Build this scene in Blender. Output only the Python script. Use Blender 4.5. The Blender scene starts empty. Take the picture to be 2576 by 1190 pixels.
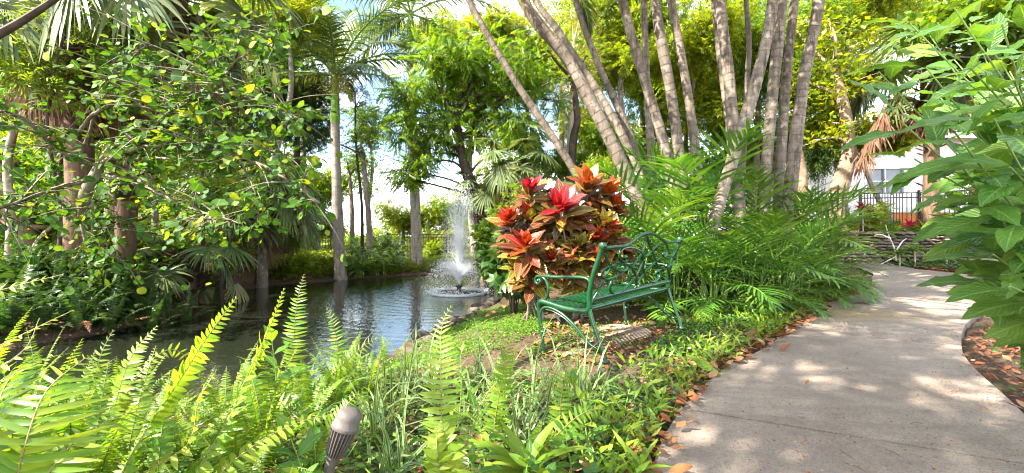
import bpy, math, random
import numpy as np
from mathutils import Vector, Matrix

PI = math.pi
R = np.random.default_rng(11)
SC = bpy.context.scene
COL = SC.collection
CAM_H = 1.0
F, CX, YH = 1060.0, 1288.0, 590.0


def V(vx, vy, Y):
    """a point seen at (vx, vy) in a 2576 px wide view, Y metres away"""
    return np.array([(vx - CX) / F * Y, Y, CAM_H - (vy - YH) / F * Y])


def nrm(a):
    a = np.asarray(a, float)
    n = np.linalg.norm(a, axis=-1, keepdims=True)
    return a / np.maximum(n, 1e-9)


def smooth(x, a, b):
    t = np.clip((np.asarray(x, float) - a) / (b - a), 0, 1)
    return t * t * (3 - 2 * t)


def catmull(pts, n=8):
    p = np.asarray(pts, float)
    if len(p) < 3:
        t = np.linspace(0, 1, n + 1)[:, None]
        return p[0] * (1 - t) + p[-1] * t
    q = np.vstack([2 * p[0] - p[1], p, 2 * p[-1] - p[-2]])
    out = []
    for i in range(1, len(q) - 2):
        for k in range(n):
            t = k / n
            a, b, c, d = q[i - 1], q[i], q[i + 1], q[i + 2]
            out.append(.5 * (2 * b + (c - a) * t + (2 * a - 5 * b + 4 * c - d) * t * t + (3 * b - a - 3 * c + d) * t ** 3))
    out.append(p[-1])
    return np.array(out)


# ------------------------------------------------------------------ mesh builder
class MB:
    def __init__(s):
        s.v, s.uv, s.f, s.n, s.m, s.c = [], [], [], [], [], 0

    def add(s, verts, faces, uv=None, mat=0):
        """faces: (n,k) array"""
        verts = np.asarray(verts, float).reshape(-1, 3)
        faces = np.asarray(faces, int)
        s.v.append(verts)
        s.uv.append(np.zeros((len(verts), 2)) if uv is None else np.asarray(uv, float).reshape(-1, 2))
        s.f.append((faces + s.c).ravel())
        s.n.append(np.full(len(faces), faces.shape[1]))
        s.m.append(np.full(len(faces), mat))
        s.c += len(verts)

    def place(s, T, pos, y, up, size, mat=0, wid=1.0):
        """copies of template T=(verts, faces, uv) with local +Y along y and local +Z near up"""
        tv, tf, tu = T
        pos = np.atleast_2d(pos)
        N = len(pos)
        if N == 0:
            return
        y = nrm(np.broadcast_to(y, (N, 3)))
        up = np.broadcast_to(np.asarray(up, float), (N, 3))
        x = np.cross(y, up)
        bad = np.linalg.norm(x, axis=1) < 1e-4
        if bad.any():
            x[bad] = np.cross(y[bad], [1, .2, .1])
        x = nrm(x)
        z = np.cross(x, y)
        sz = np.broadcast_to(np.asarray(size, float).reshape(-1, 1), (N, 1))
        wd = np.broadcast_to(np.asarray(wid, float).reshape(-1, 1), (N, 1))
        Rm = np.stack([x * sz * wd, y * sz, z * sz], axis=1)          # N,3(local),3(world)
        vv = np.einsum('vk,nkw->nvw', tv, Rm) + pos[:, None, :]
        k = len(tv)
        ff = tf[None] + (np.arange(N) * k)[:, None, None]
        s.add(vv.reshape(-1, 3), ff.reshape(-1, tf.shape[1]), np.tile(tu, (N, 1)), mat)

    def tube(s, pts, r, seg=8, mat=0, cap=True, flat=1.0):
        p = np.asarray(pts, float)
        n = len(p)
        r = np.broadcast_to(np.asarray(r, float), (n,)) if np.ndim(r) == 0 or len(r) == n else np.interp(np.linspace(0, 1, n), np.linspace(0, 1, len(r)), r)
        t = nrm(np.gradient(p, axis=0))
        ref = np.array([0, 0, 1.]) if abs(t[0][2]) < .9 else np.array([1., 0, 0])
        a = nrm(np.cross(t[0], ref))
        A = []
        for i in range(n):
            a = a - t[i] * (a @ t[i])
            a = nrm(a)
            A.append(a)
        A = np.array(A)
        B = np.cross(t, A)
        th = np.linspace(0, 2 * PI, seg + 1)
        ring = (np.cos(th)[None, :, None] * A[:, None] + np.sin(th)[None, :, None] * B[:, None] * flat) * r[:, None, None] + p[:, None]
        L = np.concatenate([[0], np.cumsum(np.linalg.norm(np.diff(p, axis=0), axis=1))])
        uv = np.stack(np.broadcast_arrays(np.linspace(0, 1, seg + 1)[None], L[:, None]), axis=-1)
        i, j = np.meshgrid(np.arange(n - 1), np.arange(seg), indexing='ij')
        q = i * (seg + 1) + j
        f = np.stack([q, q + 1, q + seg + 2, q + seg + 1], -1).reshape(-1, 4)
        s.add(ring.reshape(-1, 3), f, uv.reshape(-1, 2), mat)
        if cap:
            for k in (0, n - 1):
                c = ring[k, :seg]
                idx = np.arange(seg)
                s.add(np.vstack([c, p[k]]), np.stack([idx, (idx + 1) % seg, np.full(seg, seg)], -1), None, mat)

    def box(s, lo, hi, mat=0, M=None):
        lo, hi = np.array(lo, float), np.array(hi, float)
        c = np.array([[x, y, z] for x in (0, 1) for y in (0, 1) for z in (0, 1)])
        v = lo + c * (hi - lo)
        if M is not None:
            v = v @ np.array(M)[:3, :3].T + np.array(M)[:3, 3]
        f = [[0, 1, 3, 2], [4, 6, 7, 5], [0, 4, 5, 1], [2, 3, 7, 6], [0, 2, 6, 4], [1, 5, 7, 3]]
        s.add(v, f, None, mat)

    def lathe(s, prof, c, axis=(0, 0, 1), seg=24, mat=0):
        """prof: list of (r, h) along axis from c"""
        ax = nrm(axis)
        a = nrm(np.cross(ax, [0.31, 1, .17]))
        b = np.cross(ax, a)
        th = np.linspace(0, 2 * PI, seg + 1)
        prof = np.array(prof, float)
        v = c + (np.cos(th)[None, :, None] * a + np.sin(th)[None, :, None] * b) * prof[:, 0][:, None, None] + prof[:, 1][:, None, None] * ax
        n = len(prof)
        i, j = np.meshgrid(np.arange(n - 1), np.arange(seg), indexing='ij')
        q = i * (seg + 1) + j
        f = np.stack([q, q + 1, q + seg + 2, q + seg + 1], -1).reshape(-1, 4)
        uv = np.stack(np.broadcast_arrays(np.linspace(0, 1, seg + 1)[None], prof[:, 1][:, None]), -1)
        s.add(v.reshape(-1, 3), f, uv.reshape(-1, 2), mat)

    def build(s, name, mats, parent=None, smooth_=True, loc=None):
        me = bpy.data.meshes.new(name)
        v = np.vstack(s.v)
        if loc is not None:
            v = v - np.asarray(loc)
        uv = np.vstack(s.uv)
        lv = np.concatenate(s.f)
        ln = np.concatenate(s.n)
        me.vertices.add(len(v))
        me.vertices.foreach_set('co', v.astype(np.float32).ravel())
        me.loops.add(len(lv))
        me.loops.foreach_set('vertex_index', lv.astype(np.int32))
        me.polygons.add(len(ln))
        me.polygons.foreach_set('loop_start', np.concatenate([[0], np.cumsum(ln)[:-1]]).astype(np.int32))
        me.polygons.foreach_set('material_index', np.concatenate(s.m).astype(np.int32))
        me.polygons.foreach_set('use_smooth', np.full(len(ln), smooth_, dtype=bool))
        u = me.uv_layers.new(name='UVMap')
        u.data.foreach_set('uv', uv[lv].astype(np.float32).ravel())
        me.update(calc_edges=True)
        for m in (mats if isinstance(mats, (list, tuple)) else [mats]):
            me.materials.append(m)
        return link(name, me, parent, loc)


def link(name, me, parent=None, loc=None):
    o = bpy.data.objects.new(name, me)
    COL.objects.link(o)
    if parent is not None:
        o.parent = parent
    if loc is not None:
        o.location = tuple(float(c) for c in loc)
    return o


def tag(o, label, cat, group=None):
    o['label'] = label
    o['category'] = cat
    if group:
        o['group'] = group
    return o


def thing(name, label, cat, loc=(0, 0, 0), group=None, rz=0.0):
    o = bpy.data.objects.new(name, None)
    o.empty_display_size = .1
    COL.objects.link(o)
    o.location = tuple(float(c) for c in loc)
    o.rotation_euler = (0, 0, rz)
    return tag(o, label, cat, group)


def kind(o, k):
    o['kind'] = k
    return o


def inst(src, parent, rz=0.0, loc=(0, 0, 0), sc=1.0, tilt=0.0, name=None):
    """another child sharing src's mesh"""
    o = bpy.data.objects.new(name or src.name, src)
    COL.objects.link(o)
    o.parent = parent
    o.location = tuple(float(c) for c in loc)
    o.rotation_euler = (tilt, 0, rz)
    o.scale = (sc, sc, sc)
    return o


def mesh_only(mb, name, mats):
    o = mb.build(name, mats)
    me = o.data
    bpy.data.objects.remove(o)
    return me


# ------------------------------------------------------------------ materials
class NT:
    def __init__(s, name):
        s.m = bpy.data.materials.new(name)
        s.m.use_nodes = True
        s.t = s.m.node_tree
        s.t.nodes.clear()
        s.out = s.n('ShaderNodeOutputMaterial')

    def n(s, typ, **kw):
        o = s.t.nodes.new(typ)
        for k, v in kw.items():
            setattr(o, k, v)
        return o

    def l(s, a, b):
        s.t.links.new(a, b)

    def inp(s, node, key, val):
        if val is None:
            return
        if hasattr(val, 'is_output'):
            s.l(val, node.inputs[key])
        else:
            node.inputs[key].default_value = val

    def math(s, op, a, b=None, c=None):
        o = s.n('ShaderNodeMath', operation=op)
        s.inp(o, 0, a)
        s.inp(o, 1, b)
        s.inp(o, 2, c)
        return o.outputs[0]

    def mix(s, fac, a, b, blend='MIX'):
        o = s.n('ShaderNodeMix', data_type='RGBA', blend_type=blend)
        s.inp(o, 0, fac)
        for i, v in ((6, a), (7, b)):
            if isinstance(v, tuple) and len(v) == 3:
                v = (*v, 1)
            s.inp(o, i, v)
        return o.outputs[2]

    def ramp(s, fac, stops, interp='LINEAR'):
        o = s.n('ShaderNodeValToRGB')
        o.color_ramp.interpolation = interp
        el = o.color_ramp.elements
        while len(el) < len(stops):
            el.new(.5)
        for e, (p, c) in zip(el, stops):
            e.position = p
            e.color = (*c, 1) if len(c) == 3 else c
        s.inp(o, 0, fac)
        return o.outputs[0]

    def noise(s, scale, detail=4, rough=.55, vec=None, out=0):
        o = s.n('ShaderNodeTexNoise')
        o.inputs['Scale'].default_value = scale
        o.inputs['Detail'].default_value = detail
        o.inputs['Roughness'].default_value = rough
        if vec is not None:
            s.l(vec, o.inputs['Vector'])
        return o.outputs[out]

    def obj(s):
        return s.n('ShaderNodeTexCoord').outputs['Object']

    def pos(s):
        return s.n('ShaderNodeNewGeometry').outputs['Position']

    def bump(s, h, strength=.3, dist=.01):
        o = s.n('ShaderNodeBump')
        o.inputs['Strength'].default_value = strength
        o.inputs['Distance'].default_value = dist
        s.l(h, o.inputs['Height'])
        return o.outputs[0]

    def pbr(s, col, rough=.6, spec=.5, normal=None, metal=0.0, coat=0.0):
        o = s.n('ShaderNodeBsdfPrincipled')
        if isinstance(col, tuple) and len(col) == 3:
            col = (*col, 1)
        s.inp(o, 'Base Color', col)
        s.inp(o, 'Roughness', rough)
        s.inp(o, 'Specular IOR Level', spec)
        s.inp(o, 'Metallic', metal)
        s.inp(o, 'Coat Weight', coat)
        if normal is not None:
            s.l(normal, o.inputs['Normal'])
        return o.outputs[0]

    def done(s, shader):
        s.l(shader, s.out.inputs['Surface'])
        return s.m


def leaf_mat(name, cols, trans=.4, rough=.42, spec=.4, tint=(1.5, 1.35, .45), veins=0, vein_col=None, rib=None, stripe=None, edge=None, veinbump=.35):
    k = NT(name)
    geo = k.n('ShaderNodeNewGeometry')
    oi = k.n('ShaderNodeObjectInfo')
    rnd = k.math('FRACT', k.math('ADD', geo.outputs['Random Per Island'], k.math('MULTIPLY', oi.outputs['Random'], .37)))
    n = len(cols)
    c = k.ramp(rnd, [((i + .5) / n, q) for i, q in enumerate(cols)])
    nz = k.noise(9.0, 2, vec=geo.outputs['Position'])
    hs = k.n('ShaderNodeHueSaturation')
    k.l(c, hs.inputs['Color'])
    k.l(k.math('MULTIPLY_ADD', nz, .5, .75), hs.inputs['Value'])
    k.l(k.math('MULTIPLY_ADD', oi.outputs['Random'], .03, .485), hs.inputs['Hue'])
    c = hs.outputs[0]
    normal = None
    if veins or rib or stripe or edge:
        uv = k.n('ShaderNodeSeparateXYZ')
        k.l(k.n('ShaderNodeUVMap').outputs[0], uv.inputs[0])
        du = k.math('ABSOLUTE', k.math('SUBTRACT', uv.outputs[0], .5))
        if veins:
            ph = k.math('MULTIPLY', k.math('SUBTRACT', uv.outputs[1], k.math('MULTIPLY', du, .45)), float(veins))
            tri = k.math('ABSOLUTE', k.math('SUBTRACT', k.math('FRACT', ph), .5))
            line = k.math('SMOOTH_MIN', k.math('MULTIPLY', tri, 2.0), 1.0, .1)
            vm = k.n('ShaderNodeMapRange', interpolation_type='SMOOTHSTEP')
            k.l(line, vm.inputs[0])
            vm.inputs[1].default_value, vm.inputs[2].default_value = .10, .34
            vm.inputs[3].default_value, vm.inputs[4].default_value = 1, 0
            if vein_col is not None:
                k_n = k.noise(14.0, 2, vec=geo.outputs['Position'])
                c = k.mix(k.math('MULTIPLY', vm.outputs[0], k.math('MULTIPLY_ADD', k_n, .9, .45)), c, vein_col)
            normal = k.bump(k.math('SUBTRACT', 1.0, k.math('POWER', k.math('SUBTRACT', 1.0, line), 3.0)), veinbump, .004)
        if rib:
            rm = k.n('ShaderNodeMapRange', interpolation_type='SMOOTHSTEP')
            k.l(du, rm.inputs[0])
            rm.inputs[1].default_value, rm.inputs[2].default_value = .02, .055
            rm.inputs[3].default_value, rm.inputs[4].default_value = .8, 0
            c = k.mix(rm.outputs[0], c, rib)
        if edge:
            em = k.n('ShaderNodeMapRange', interpolation_type='SMOOTHSTEP')
            k.l(du, em.inputs[0])
            em.inputs[1].default_value, em.inputs[2].default_value = .40, .48
            c = k.mix(em.outputs[0], c, edge)
        if stripe:
            sm = k.n('ShaderNodeMapRange', interpolation_type='SMOOTHSTEP')
            k.l(du, sm.inputs[0])
            sm.inputs[1].default_value, sm.inputs[2].default_value = .22, .3
            c = k.mix(sm.outputs[0], c, stripe)
    p = k.pbr(c, rough, spec, normal)
    t = k.n('ShaderNodeBsdfTranslucent')
    k.l(k.mix(1.0, c, tint, 'MULTIPLY'), t.inputs[0])
    mx = k.n('ShaderNodeMixShader')
    mx.inputs[0].default_value = trans
    k.l(p, mx.inputs[1])
    k.l(t.outputs[0], mx.inputs[2])
    return k.done(mx.outputs[0])


def bark_mat(name, a, b, scale=9, ring=None, lichen=None, bump=.5, stretch=.25, ringcol=(.05, .04, .03)):
    k = NT(name)
    mp = k.n('ShaderNodeMapping')
    k.l(k.obj(), mp.inputs[0])
    mp.inputs['Scale'].default_value = (1, 1, stretch)
    n1 = k.noise(scale, 6, .65, mp.outputs[0])
    c = k.ramp(n1, [(.3, a), (.7, b)])
    h = n1
    if lichen:
        n2 = k.noise(5.5, 5, .7, k.obj())
        m = k.ramp(n2, [(.52, (0, 0, 0)), (.62, (1, 1, 1))])
        c = k.mix(k.math('MULTIPLY', m, .8), c, lichen)
    n3 = k.noise(3.3, 5, .7, k.obj())
    m3 = k.ramp(n3, [(.30, (1, 1, 1)), (.42, (0, 0, 0))])
    c = k.mix(k.math('MULTIPLY', m3, .7), c, tuple(x * .3 for x in a))
    ov = k.n('ShaderNodeHueSaturation')
    k.l(c, ov.inputs['Color'])
    k.l(k.math('MULTIPLY_ADD', k.n('ShaderNodeObjectInfo').outputs['Random'], .5, .72), ov.inputs['Value'])
    c = ov.outputs[0]
    if ring:
        uv = k.n('ShaderNodeSeparateXYZ')
        k.l(k.n('ShaderNodeUVMap').outputs[0], uv.inputs[0])
        sv = k.n('ShaderNodeCombineXYZ')
        k.l(uv.outputs[1], sv.inputs[2])
        k.l(k.n('ShaderNodeObjectInfo').outputs['Random'], sv.inputs[0])
        wob = k.math('ADD', k.math('MULTIPLY', k.noise(6, 2, vec=k.obj()), .06), k.math('MULTIPLY', k.noise(2.6, 3, .6, sv.outputs[0]), ring * 2.4))
        st = k.n('ShaderNodeMapping')
        k.l(k.obj(), st.inputs[0])
        st.inputs['Scale'].default_value = (1, 1, .10)
        ms = k.ramp(k.noise(16, 5, .7, st.outputs[0]), [(.52, (0, 0, 0)), (.66, (1, 1, 1))])
        c = k.mix(k.math('MULTIPLY', ms, .75), c, tuple(x * .35 for x in a))
        fr = k.math('FRACT', k.math('DIVIDE', k.math('ADD', uv.outputs[1], wob), ring))
        m = k.n('ShaderNodeMapRange', interpolation_type='SMOOTHSTEP')
        k.l(fr, m.inputs[0])
        m.inputs[1].default_value, m.inputs[2].default_value = .02, .13
        m.inputs[3].default_value, m.inputs[4].default_value = .7, 0
        c = k.mix(k.math('MULTIPLY', m.outputs[0], k.math('MULTIPLY_ADD', k.noise(4, 3, vec=k.obj()), 1.6, -.1)), c, ringcol)
        h = k.math('ADD', k.math('MULTIPLY', n1, .6), k.math('MULTIPLY', m.outputs[0], -.9))
    return k.done(k.pbr(c, .85, .2, k.bump(h, bump, .02)))


def flat_mat(name, col, rough=.5, spec=.5, var=.25, scale=6, bump=0, metal=0.0, coat=0.0):
    k = NT(name)
    n = k.noise(scale, 5, .6, k.obj())
    c = k.ramp(n, [(.25, tuple(x * (1 - var) for x in col)), (.75, tuple(min(1, x * (1 + var)) for x in col))])
    nr = k.bump(k.noise(scale * 6, 4, vec=k.obj()), bump, .01) if bump else None
    return k.done(k.pbr(c, rough, spec, nr, metal, coat))


G = {}
# leaves
G['bg_dark'] = leaf_mat('dark_tree_leaves', [(.025, .06, .014), (.04, .09, .018), (.055, .115, .02), (.09, .14, .02)], .35)
G['bg_mid'] = leaf_mat('mid_tree_leaves', [(.05, .12, .012), (.075, .165, .014), (.11, .2, .014), (.18, .23, .016)], .55)
G['bg_yel'] = leaf_mat('yellow_green_leaves', [(.09, .17, .01), (.14, .23, .012), (.2, .27, .014), (.28, .3, .02)], .6)
G['pinnate'] = leaf_mat('pinnate_tree_leaves', [(.075, .165, .012), (.105, .2, .014), (.14, .235, .015), (.09, .18, .014), (.26, .3, .018)], .55)
G['dry'] = leaf_mat('dry_twig_leaves', [(.3, .26, .08), (.22, .22, .06), (.35, .31, .12)], .4)
G['grape'] = leaf_mat('round_grape_leaves', [(.033, .085, .014), (.045, .11, .017), (.065, .145, .017), (.04, .098, .018), (.06, .13, .017), (.14, .24, .016), (.05, .115, .017), (.075, .155, .017), (.24, .27, .018)], .42, .55, .2, veins=7, rib=(.16, .24, .04), veinbump=.15)
G['palm'] = leaf_mat('royal_palm_leaflets', [(.035, .07, .025), (.05, .095, .03), (.075, .12, .03), (.13, .15, .03)], .3, .38)
G['areca'] = leaf_mat('areca_leaflets', [(.045, .12, .018), (.065, .16, .02), (.09, .2, .024), (.13, .25, .03)], .4, .33, .55)
G['fan'] = leaf_mat('fan_palm_leaflets', [(.06, .10, .035), (.09, .14, .045), (.13, .17, .05), (.16, .17, .06)], .3, .45)
G['deadfan'] = leaf_mat('dead_palm_leaflets', [(.18, .09, .05), (.25, .13, .075), (.3, .19, .11)], .2, .7, tint=(1.2, .9, .6))
G['tanfan'] = leaf_mat('tan_palm_leaflets', [(.3, .26, .11), (.36, .33, .18), (.22, .24, .09)], .3, .6, tint=(1.2, 1.1, .6))
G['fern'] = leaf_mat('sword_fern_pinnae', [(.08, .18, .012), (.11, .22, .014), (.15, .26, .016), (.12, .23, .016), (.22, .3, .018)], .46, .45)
G['fernlit'] = leaf_mat('sunlit_fern_pinnae', [(.17, .28, .022), (.23, .33, .03), (.28, .34, .04), (.15, .26, .02)], .5, .45)  # lit copy of the fern leaf: sunlight put into the base colour
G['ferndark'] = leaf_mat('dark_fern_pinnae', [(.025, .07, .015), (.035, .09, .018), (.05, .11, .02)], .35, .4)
G['shrub'] = leaf_mat('big_shrub_leaves', [(.055, .145, .02), (.075, .18, .024), (.10, .22, .028), (.14, .26, .03)], .4, .36, .5, veins=11, vein_col=(.11, .23, .05), rib=(.2, .33, .09), veinbump=.6)
G['weed'] = leaf_mat('weed_leaves', [(.06, .16, .016), (.09, .21, .02), (.14, .26, .022), (.2, .3, .03)], .45, .38, veins=9, rib=(.25, .33, .1), veinbump=.3)
G['cover'] = leaf_mat('ground_cover_leaves', [(.022, .075, .014), (.035, .10, .018), (.055, .135, .02), (.09, .18, .022)], .3, .3, .55)
G['grass'] = leaf_mat('clover_turf_leaves', [(.07, .17, .014), (.10, .21, .016), (.14, .24, .018)], .4, .45)
G['blade'] = leaf_mat('bright_blades', [(.12, .23, .018), (.17, .28, .022), (.22, .31, .03)], .45, .4)
G['lily'] = leaf_mat('variegated_blades', [(.06, .13, .03), (.08, .16, .04), (.05, .11, .03)], .3, .42, stripe=(.27, .34, .14))
G['crot_red'] = leaf_mat('croton_red', [(.30, .010, .010), (.38, .016, .014), (.22, .012, .008)], .3, .36, .5, tint=(1.5, .8, .6), veins=13, vein_col=(.2, .02, .012), rib=(.55, .1, .06))
G['crot_or'] = leaf_mat('croton_orange', [(.34, .045, .010), (.38, .085, .010), (.26, .022, .010)], .3, .36, .5, tint=(1.4, 1., .6), veins=13, vein_col=(.2, .03, .01), rib=(.55, .2, .04), edge=(.42, .13, .02))
G['crot_dk'] = leaf_mat('croton_dark', [(.075, .012, .014), (.04, .016, .01), (.03, .04, .01), (.13, .016, .016), (.04, .05, .01)], .2, .32, .5, tint=(1.4, 1., .6), veins=12, vein_col=(.26, .12, .025), rib=(.36, .12, .04), edge=(.2, .1, .02))
G['crot_gr'] = leaf_mat('croton_green_yellow', [(.05, .04, .012), (.06, .07, .013), (.09, .09, .015), (.13, .025, .015)], .25, .34, .5, veins=12, vein_col=(.42, .34, .04), rib=(.45, .34, .05), edge=(.36, .28, .04))
G['litter'] = leaf_mat('dry_leaf_litter', [(.20, .07, .025), (.28, .11, .04), (.33, .16, .07), (.14, .06, .03), (.4, .25, .12)], .12, .7, .2, tint=(1.1, .8, .5))
G['pink'] = leaf_mat('pink_bromeliad_leaves', [(.5, .02, .1), (.42, .03, .06), (.3, .02, .05)], .35, .4, tint=(1.3, .7, .8))
# barks
G['bark'] = bark_mat('grey_brown_bark', (.13, .10, .075), (.28, .23, .18), 8, lichen=(.4, .37, .32))
G['bark_dark'] = bark_mat('dark_wet_bark', (.035, .026, .02), (.10, .075, .055), 10)
G['bark_tan'] = bark_mat('tan_smooth_bark', (.14, .09, .055), (.27, .19, .125), 5, ring=.33, ringcol=(.1, .06, .04), lichen=(.33, .26, .19), bump=.3)
G['palm_trunk'] = bark_mat('ringed_palm_trunk', (.085, .066, .05), (.25, .2, .155), 9, ring=.15, lichen=(.31, .26, .205), bump=.5, ringcol=(.06, .045, .035))
G['royal_trunk'] = bark_mat('grey_royal_trunk', (.27, .22, .18), (.48, .41, .345), 6, ring=.11, lichen=(.45, .41, .36), bump=.35, ringcol=(.11, .085, .07))
G['boots'] = bark_mat('palm_boots', (.06, .036, .023), (.17, .105, .068), 14, bump=.9)
G['twig'] = bark_mat('pale_twigs', (.30, .25, .18), (.45, .39, .3), 12)
G['branch'] = bark_mat('mossy_branch', (.12, .10, .06), (.28, .24, .16), 12, lichen=(.38, .37, .28))
G['stemgreen'] = flat_mat('green_stems', (.15, .24, .04), .5)
G['rachis'] = flat_mat('fern_rachis', (.17, .15, .04), .6)
G['rachis_br'] = flat_mat('brown_rachis', (.12, .07, .035), .6)
G['shaft'] = bark_mat('green_crownshaft', (.12, .24, .035), (.22, .34, .06), 4, ring=.8, bump=.1, ringcol=(.2, .22, .06))
# built things


def paint():
    k = NT('green_gloss_paint')
    p = k.obj()
    n = k.noise(14, 5, .6, p)
    c = k.ramp(n, [(.25, (.0015, .034, .009)), (.75, (.0028, .052, .014))])
    chip = k.ramp(k.noise(46, 6, .8, p), [(.66, (0, 0, 0)), (.70, (1, 1, 1))])
    c = k.mix(k.math('MULTIPLY', chip, .75), c, (.06, .034, .018))
    dust = k.ramp(k.noise(5, 6, .75, p), [(.48, (0, 0, 0)), (.72, (1, 1, 1))])
    c = k.mix(k.math('MULTIPLY', dust, .3), c, (.03, .055, .028))
    return k.done(k.pbr(c, k.math('MULTIPLY_ADD', dust, .35, .27), .5, k.bump(k.noise(90, 4, vec=p), .12, .004), coat=.15))


G['paint'] = paint()
G['iron'] = flat_mat('black_fence_paint', (.012, .012, .011), .4)
G['white'] = flat_mat('white_stucco', (.78, .76, .72), .85, .2, .05, 3, .1)
G['trimw'] = flat_mat('white_trim', (.8, .8, .8), .5)
G['glass'] = flat_mat('window_glass', (.16, .18, .2), .08, .8, .1)
G['roof'] = flat_mat('grey_roof', (.32, .31, .31), .8)
G['orange'] = flat_mat('orange_stucco', (.62, .2, .045), .8, .2, .12)
G['bronze'] = flat_mat('weathered_bronze', (.10, .083, .072), .6, .4, .25, 20, .15)
G['bronze_dk'] = flat_mat('dark_bronze', (.03, .023, .019), .55, .4, .2, 20)


def concrete():
    k = NT('concrete_path')
    p = k.pos()
    big = k.noise(.9, 6, .65, p)
    mid = k.noise(5, 6, .65, p)
    fine = k.noise(110, 3, .7, p)
    c = k.ramp(big, [(.3, (.25, .195, .148)), (.7, (.41, .33, .25))])
    c = k.mix(k.math('MULTIPLY', k.ramp(mid, [(.42, (0, 0, 0)), (.7, (1, 1, 1))]), .35), c, (.15, .122, .112))
    c = k.mix(k.math('MULTIPLY', k.ramp(fine, [(.42, (1, 1, 1)), (.56, (0, 0, 0))]), .45), c, (.1, .08, .065))
    grit = k.noise(38, 5, .8, p)
    c = k.mix(k.math('MULTIPLY', k.ramp(grit, [(.36, (1, 1, 1)), (.50, (0, 0, 0))]), .5), c, (.1, .082, .07))
    c = k.mix(k.math('MULTIPLY', k.ramp(k.noise(2.1, 7, .75, p), [(.5, (0, 0, 0)), (.7, (1, 1, 1))]), .55), c, (.13, .095, .072))
    vo = k.n('ShaderNodeTexVoronoi')
    vo.inputs['Scale'].default_value = 26
    k.l(p, vo.inputs['Vector'])
    sp = k.math('LESS_THAN', vo.outputs['Distance'], .12)
    gate = k.math('GREATER_THAN', k.noise(1.6, 4, .7, p), .52)
    c = k.mix(k.math('MULTIPLY', k.math('MULTIPLY', sp, gate), .8), c, (.36, .22, .07))
    sm = k.n('ShaderNodeMapping')
    k.l(p, sm.inputs[0])
    sm.inputs['Rotation'].default_value = (0, 0, .75)
    sm.inputs['Scale'].default_value = (.6, 3.2, 1)
    c = k.mix(k.math('MULTIPLY', k.ramp(k.noise(2.4, 7, .72, sm.outputs[0]), [(.48, (0, 0, 0)), (.66, (1, 1, 1))]), .5), c, (.15, .115, .092))
    v2 = k.n('ShaderNodeTexVoronoi')
    v2.inputs['Scale'].default_value = 60
    k.l(p, v2.inputs['Vector'])
    c = k.mix(k.math('MULTIPLY', k.math('LESS_THAN', v2.outputs['Distance'], .16), .55), c, (.07, .052, .04))
    # a drift of yellow blossom near the bend
    dn = k.n('ShaderNodeVectorMath', operation='DISTANCE')
    mp = k.n('ShaderNodeMapping')
    k.l(p, mp.inputs[0])
    mp.inputs['Scale'].default_value = (.62, 1.3, 1)
    k.l(mp.outputs[0], dn.inputs[0])
    dn.inputs[1].default_value = (4.15 * .62, 5.35 * 1.3, 0)
    drift = k.math('MULTIPLY', k.ramp(dn.outputs['Value'], [(.1, (1, 1, 1)), (.8, (0, 0, 0))]), k.ramp(k.noise(30, 4, .8, p), [(.45, (0, 0, 0)), (.6, (1, 1, 1))]))
    c = k.mix(k.math('MULTIPLY', drift, .8), c, (.5, .3, .06))
    h = k.math('ADD', k.math('MULTIPLY', fine, .7), mid)
    return k.done(k.pbr(c, .85, .25, k.bump(h, .35, .006)))


def soil():
    k = NT('mulch_soil')
    p = k.pos()
    a = k.noise(2.2, 5, .6, p)
    b = k.noise(38, 5, .75, p)
    c = k.ramp(b, [(.3, (.03, .02, .014)), (.5, (.11, .07, .048)), (.72, (.24, .155, .105))])
    c = k.mix(k.math('MULTIPLY', k.ramp(a, [(.45, (0, 0, 0)), (.65, (1, 1, 1))]), .4), c, (.055, .075, .022))
    return k.done(k.pbr(c, .95, .1, k.bump(b, .9, .03)))


def water():
    k = NT('pond_water')
    p = k.pos()
    d = k.n('ShaderNodeVectorMath', operation='DISTANCE')
    k.l(p, d.inputs[0])
    d.inputs[1].default_value = (-1.19, 9.5, -.32)
    dist = d.outputs['Value']
    wob = k.math('MULTIPLY', k.noise(1.3, 3, vec=p), 2.0)
    ring = k.math('SINE', k.math('ADD', k.math('MULTIPLY', dist, 26.0), k.math('MULTIPLY', wob, 4.0)))
    fall = k.math('DIVIDE', 1.0, k.math('ADD', 1.0, k.math('POWER', k.math('MULTIPLY', dist, .24), 3.0)))
    n = k.noise(9, 3, .55, p)
    n2 = k.noise(30, 2, .5, p)
    h = k.math('ADD', k.math('MULTIPLY', ring, .12), k.math('ADD', n, k.math('MULTIPLY', n2, .22)))
    h = k.math('MULTIPLY', h, k.math('MULTIPLY_ADD', fall, 1.0, .12))
    pb = k.pbr((.012, .014, .009), .025, 1.0, k.bump(h, .15, .05))
    pb.node.inputs['IOR'].default_value = 1.8
    return k.done(pb)


G['path'], G['soil'], G['water'] = concrete(), soil(), water()


def rock_mat(name, a, b):
    k = NT(name)
    oi = k.n('ShaderNodeObjectInfo')
    geo = k.n('ShaderNodeNewGeometry')
    n = k.noise(7, 6, .65, k.pos())
    c = k.ramp(n, [(.3, a), (.7, b)])
    hs = k.n('ShaderNodeHueSaturation')
    k.l(c, hs.inputs['Color'])
    k.l(k.math('MULTIPLY_ADD', k.math('FRACT', k.math('ADD', oi.outputs['Random'], geo.outputs['Random Per Island'])), .8, .6), hs.inputs['Value'])
    return k.done(k.pbr(hs.outputs[0], .9, .2, k.bump(n, .6, .03)))


G['rock'] = rock_mat('edging_rock', (.03, .024, .018), (.11, .09, .066))
G['wallrock'] = rock_mat('stacked_wall_rock', (.07, .055, .042), (.22, .17, .13))


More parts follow.
